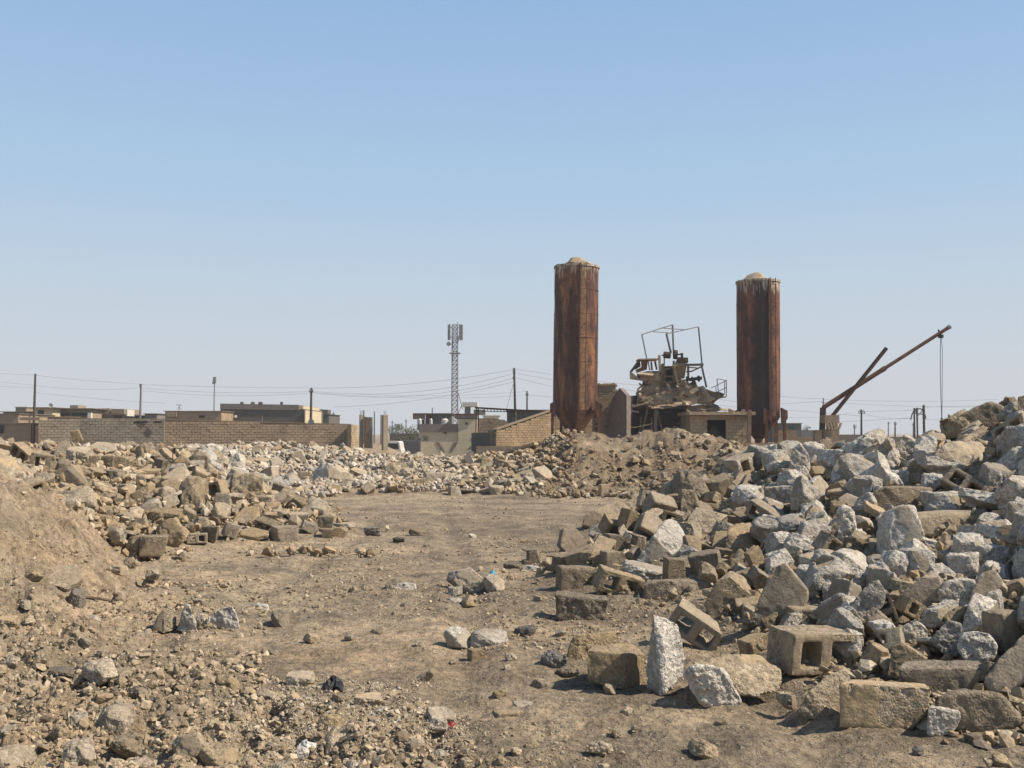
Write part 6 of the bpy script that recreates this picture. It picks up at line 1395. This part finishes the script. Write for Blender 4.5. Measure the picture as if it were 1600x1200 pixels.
pole(806.5, 575, 664, 80, .12, 'leaning dark pole standing in the sloping wall yard left of the left silo', [(582, 3), (593, 3)], lean=-3.2)
pole(823.5, 611, 660, 120, .13, 'short pole left of the left silo behind the canopy', [(617.5, 4)])
m = MB(); m.tube(P(804, 594, 79.8), P(791, 640, 78), .02, n=5); tag(m.build('stay_wire', 'greysteel'), 'stay wire of the leaning dark pole', 'wire')
t = root('radio_mast', (xx(334, 160), 160, .5), 'thin distant radio mast left of the dark grey building', 'mast')
m = MB(); m.tube((xx(334, 160), 160, .5), (xx(334.6, 160), 160, zz(334, 590, 160)), .12, .1, 6); m.build('shaft', 'steel', t); m = MB(); m.box((xx(334.6, 160), 160, zz(334, 594, 160)), (.22, .2, .5)); m.build('antenna_panel', 'steel', t); m = MB(); m.box((xx(333.8, 160), 159.8, zz(334, 598, 160)), (.2, .1, .2)); m.build('dish', 'greysteel', t)
for (px_, tp, lab, Y) in ((521, 644, 'short grey pole right of the tank house', 140), (526, 648, 'shorter grey pole next to the short one', 150), (530, 652, 'thin far pole beyond the brown wall', 170), (568.5, 641, 'pole poking above the leftmost gate column', 100), (585, 643, 'thin pole between the block column and the pale column', 110), (595.5, 648, 'thick short pole left of the pale column', 105), (634.5, 655, 'far pole above the trees', 190), (675.5, 637, 'lamp pole behind the upper storey', 130), (613, 657, 'far thin pole left of the trees', 200)):
    pole(px_, tp, 690, Y, .10 if Y < 160 else .13, lab, [(tp+3, 5)] if Y > 130 else (), mat='greysteel', ins=False)
pole(1346, 640, 690, 120, .15, 'dark pole with two cross arms, tallest right of the crane foot', [(645.5, 10), (643, 6)])
pole(1335, 663, 690, 170, .13, 'small distant pole left of the two-armed pole', [(666, 5), (669, 4)], mat='greysteel'); pole(1388, 659, 690, 180, .12, 'thin distant pole, left of the pair in the gap', [(662, 3)], mat='greysteel')
pole(1398.5, 659, 690, 160, .15, 'thin distant pole, right of the pair in the gap', [(663, 4)]); pole(1427, 660, 690, 175, .13, 'thin distant pole just left of the twin-legged pylon', [(664, 5)], mat='greysteel')
pole(1520, 640, 690, 170, .13, 'far pole behind the skyline block', mat='greysteel') if False else None
YP = 110; hp = root('power_pylon', (xx(1438, YP), YP, .5), 'twin-legged pylon with arched cross arms and hanging insulators', 'pylon')
for a_, tp in ((1433, 637), (1435.5, 637), (1443.5, 633)): m = MB(); m.tube((xx(a_, YP), YP+(a_ == 1435.5)*1.2, .4), (xx(a_, YP), YP+(a_ == 1435.5)*1.2, zz(a_, tp, YP)), .1 if a_ < 1436 else .14, n=8); m.build('leg', 'wood', hp)
m = MB(); pts = [(1424, 651), (1426, 645), (1430, 639.5), (1438, 638.5), (1442, 641), (1446, 650)]
for a, b in zip(pts, pts[1:]): m.tube(P(*a, YP), P(*b, YP), .06, n=6)
m.tube(P(1426, 645, YP), P(1446, 648, YP), .05, n=6); m.tube(P(1430, 640, YP), P(1433, 650, YP), .04, n=6); m.tube(P(1442, 641, YP), P(1434, 650, YP), .04, n=6); m.build('cross_arm', 'wood', hp)
for a_, b_ in ((1424, 651), (1446.5, 650), (1434, 639)): m = MB(); m.tube(P(a_, b_, YP), P(a_-.8, b_+5, YP), .07, n=6); m.build('insulator', 'greysteel', hp)
def wire(pts, Y0, Y1, label, r=.011):
    m = MB(); n = len(pts); xs = np.array([p_[0] for p_ in pts], float); ys = np.array([p_[1] for p_ in pts], float)
    co = np.polyfit(xs, ys, 2) if n > 2 else np.polyfit(xs, ys, 1); X_ = np.linspace(xs[0], xs[-1], 14); prev = None
    for i, x in enumerate(X_):
        p_ = P(x, float(np.polyval(co, x)), Y0+(Y1-Y0)*i/13)
        if prev is not None: m.tube(prev, p_, r*(Y0+Y1)/180, n=4, caps=False)
        prev = p_
    tag(m.build('power_line', 'wire'), label, 'cable', 'overhead power lines')
for pts, Y0, Y1, lab in [
 ([(-30, 581), (10, 584), (53, 586)], 85, 90, 'top cable left of the first pole'), ([(-30, 594), (53, 602)], 85, 90, 'second cable left of the first pole'), ([(-30, 603), (53, 605.5)], 85, 90, 'third cable left of the first pole'),
 ([(53, 586), (130, 594), (219, 600)], 90, 95, 'top cable between the first and second poles'), ([(53, 602), (140, 608.5), (219, 606)], 90, 95, 'sagging cable between the first and second poles'), ([(53, 613), (140, 622), (260, 630)], 90, 100, 'lowest cable between the first and second poles'),
 ([(219, 600.5), (340, 604.5), (486, 606)], 95, 95, 'top cable between the second and middle poles'), ([(219, 606), (350, 613.5), (486, 611.5)], 95, 95, 'sagging cable between the second and middle poles'), ([(219, 610), (380, 618.5), (486, 614)], 95, 96, 'lower cable between the second and middle poles'),
 ([(486, 606.5), (640, 600), (805, 577)], 95, 80, 'top cable from the middle pole to the leaning pole'), ([(486, 611), (640, 613), (805, 583)], 95, 80, 'second cable from the middle pole to the leaning pole'), ([(486, 613), (640, 619), (805, 590)], 95, 80, 'third cable from the middle pole to the leaning pole'), ([(520, 636), (640, 627), (805, 596)], 95, 80, 'lowest cable reaching the leaning pole'),
 ([(486, 613), (660, 622), (823, 617.5)], 95, 120, 'long cable from the middle pole to the short pole'), ([(560, 616), (700, 618), (823, 611.5)], 110, 120, 'thin cable reaching the short pole'),
 ([(805, 577), (862, 585)], 80, 74, 'top cable from the leaning pole behind the left silo'), ([(805, 583), (862, 593)], 80, 74, 'second cable from the leaning pole behind the left silo'), ([(805, 590), (862, 604)], 80, 74, 'third cable from the leaning pole behind the left silo'), ([(823, 617.5), (862, 620)], 120, 115, 'low cable from the short pole behind the left silo'),
 ([(935, 601), (965, 607), (1000, 612)], 95, 90, 'cable between the left silo and the plant'), ([(935, 596), (1000, 602)], 95, 90, 'upper cable between the left silo and the plant'),
 ([(1100, 620), (1151, 628)], 95, 90, 'upper cable between the plant and the right silo'), ([(1100, 631), (1151, 636)], 95, 90, 'lower cable between the plant and the right silo'), ([(1110, 636), (1151, 641)], 95, 90, 'lowest cable between the plant and the right silo'),
 ([(1219, 619), (1284, 623), (1287, 623)], 95, 90, 'cable between the right silo and the crane top, upper'), ([(1219, 631), (1287, 627)], 95, 90, 'cable between the right silo and the crane top, lower'), ([(1219, 652), (1270, 652), (1330, 645)], 110, 120, 'low cable between the right silo and the two-armed pole'),
 ([(1287, 624), (1400, 627), (1560, 624)], 90, 100, 'highest cable right of the crane'), ([(1287, 628), (1400, 634), (1560, 636)], 90, 100, 'second cable right of the crane'), ([(1346, 645), (1390, 654), (1434, 652)], 120, 110, 'sagging cable from the two-armed pole to the pylon'),
 ([(1346, 643), (1434, 641)], 120, 110, 'straight cable from the two-armed pole to the pylon'), ([(1443, 636), (1600, 633)], 110, 100, 'upper cable right of the pylon'), ([(1446, 655), (1520, 657), (1600, 652)], 110, 100, 'lower cable right of the pylon'), ([(1219, 640), (1346, 650)], 130, 120, 'faint slanting cable left of the two-armed pole'), ([(1300, 660), (1424, 653)], 130, 110, 'faint cable rising to the pylon')]:
    wire(pts, Y0, Y1, lab)

# ------------------------------------------------------------------ litter and scraps
def scrap(name, mat, pts, label, cat, th=.01, Y=None, amp=.02):
    base = max(pts, key=lambda p_: p_[1]); _, Yb, hb = raycast(base[0], base[1]); cx = sum(p_[0] for p_ in pts)/len(pts)
    V = []
    for (a, b) in pts:
        _, Yq, _ = raycast(a, b) if b > 700 else (0, Yb, 0); Yq = min(Yq, Yb+.35); p_ = P(a, b, Yb + (Yq-Yb)*.5); V.append(p_)
    c = sum(V, Vector())/len(V); m = MB(); n = len(V)
    rg = random.Random(int(base[0])); rings = [V]
    for k_ in (1, 2, 3): rings.append([v.lerp(c, k_*.28) + Vector((rg.uniform(-.25, .25)*amp, rg.uniform(-.3, .3)*amp, amp*(.35*k_ + rg.uniform(-.45, .45)))) for v in V])
    fl = [v for r_ in rings for v in r_] + [c + Vector((0, 0, amp*1.1)), c-Vector((0, -.03, .02))]
    m.add(fl, [(k_*n+i, k_*n+(i+1) % n, (k_+1)*n+(i+1) % n, (k_+1)*n+i) for k_ in range(3) for i in range(n)] + [(3*n+i, 3*n+(i+1) % n, 4*n) for i in range(n)] + [((i+1) % n, i, 4*n+1) for i in range(n)])
    o = m.build(name, mat, None, c); tag(o, label, cat)
scrap('plastic_bag', 'blackplastic', [(500,1078),(508,1066),(516,1058),(528,1060),(537,1070),(536,1082),(520,1080),(510,1084)], 'crumpled black plastic bag on the gravel in the foreground', 'bag', amp=.05)
scrap('plastic_bag', 'blackplastic', [(336,1070),(345,1062),(358,1060),(362,1072),(352,1078),(340,1078)], 'small black plastic scrap left of the gravel', 'bag', amp=.03)
scrap('plastic_bag', 'white', [(359,1100),(366,1092),(374,1098),(370,1106),(362,1107)], 'pale blue-white plastic scrap in the gravel', 'bag', amp=.02)
scrap('plastic_cup', 'white', [(467,1163),(475,1158),(495,1161),(494,1168),(480,1172),(470,1170)], 'flat white plastic lid at the bottom of the gravel', 'litter', amp=.02)
scrap('plastic_bag', 'blueplastic', [(762,905),(766,893),(772,891),(775,898),(771,906)], 'blue plastic scrap on the split orange-tan stone', 'bag', amp=.03)
scrap('cloth_rag', 'bluecloth', [(272,770),(274,761),(281,760),(285,768),(280,773)], 'dark blue rag in the left heap', 'rag', amp=.04)
scrap('plastic_bag', 'redplastic', [(273,1152),(277,1145),(283,1148),(281,1156)], 'red plastic scrap in the lower left debris', 'litter', amp=.02)
scrap('plastic_bag', 'redplastic', [(697,1130),(705,1127),(713,1131),(706,1137)], 'red plastic scrap beside the flat tan slab', 'litter', amp=.01)
scrap('paper_sheet', 'white', [(474,792),(480,786),(489,788),(490,793),(480,797)], 'crumpled white sheet at the tip of the left heap', 'litter', amp=.08)
scrap('paper_sheet', 'white', [(266,752),(268,745),(275,742),(277,750),(271,757)], 'white paper scrap in the left heap', 'litter', amp=.05)
m = MB(); pts = [(127,939),(140,939.5),(155,941),(172,944)]
for a, b in zip(pts, pts[1:]):
    ya = raycast(*a)[1]; yb = raycast(*b)[1]; m.tube(P(*a, ya)+Vector((0, 0, .03)), P(*b, yb)+Vector((0, 0, .03)), .012, n=6)
tag(m.build('stick', 'bark'), 'thin dry stick beside the black pointed stone', 'stick')
for i, (a, b, c) in enumerate([((1180, 860), (1196, 838), (1204, 842)), ((1350, 905), (1366, 880), (1384, 878)), ((1480, 880), (1502, 862), (1509, 872)), ((1250, 905), (1256, 880), (1270, 870)), ((1420, 745), (1436, 728), (1450, 730)), ((1075, 800), (1090, 778), (1104, 780)), ((1560, 800), (1575, 778), (1590, 784)), ((350, 792), (372, 776), (392, 780))]):
    Y_ = raycast(*a)[1]-.25; m = MB(); q0, q1, q2 = P(*a, Y_+.3), P(*b, Y_), P(*c, Y_+.1); pv = q0
    for t_ in range(1, 9): u = t_/8; nx_ = q0*(1-u)**2 + q1*2*u*(1-u) + q2*u*u; m.tube(pv, nx_, .008, n=6); pv = nx_
    tag(m.build('rebar_rod', 'rust'), 'bent rusty steel rod sticking out ' + ['near the left tip of the right heap', 'above the long leaning two-sided chunk', 'below the ribbed beam', 'left of the upright thin chunk', 'left of the big yellow slab', 'on the left flank of the right heap', 'at the right edge, half way up', 'on the nose of the left heap'][i], 'rod')
for (a, b, lab) in (((270, 700), (270, 736), 'bent steel rod standing beside the slanted block end'), ((95, 745), (100, 762), 'short steel rod at the edge of the dusty slope'), ((1262, 758), (1245, 778), 'steel rod across the standing slab')):
    Y_ = raycast(*b)[1]; m = MB(); m.tube(P(*a, Y_), P(*b, Y_), .01, n=6); tag(m.build('rebar_rod', 'rust'), lab, 'rod')
for (a, b, w, lab) in (((792, 706), (838, 693), .3, 'long pale plank lying on the far middle heap'), ((1045, 681), (1060, 690), .12, 'short pale plank sticking out of the dark earth mound'), ((782, 707), (790, 722), .16, 'upright pale plank right of the long one'), ((792, 706), (800, 722), .14, 'second upright pale plank leaning beside the first')):
    Y_ = 30.2; m = MB(); m.beam(P(*a, Y_), P(*b, Y_-.4), w, .08); tag(m.build('plank', 'crust'), lab, 'plank', 'planks in the far middle heap')

# ------------------------------------------------------------------ dusty air
m = MB(); m.box((0, 1500, 8.2), (1800, 1540, 10.6)); hz = m.build('haze', 'white'); tag(hz, 'thin dusty haze over the plain', None, None, 'stuff')
hm = bpy.data.materials.new('dusty_air'); hm.use_nodes = True; ht = hm.node_tree; ht.nodes.clear(); ho = ht.nodes.new('ShaderNodeOutputMaterial'); hv = ht.nodes.new('ShaderNodeVolumePrincipled')
hv.inputs['Color'].default_value = (.86, .88, .92, 1); hv.inputs['Density'].default_value = .00055; ht.links.new(hv.outputs[0], ho.inputs['Volume']); hz.data.materials[0] = hm
S.cycles.volume_bounces = 0
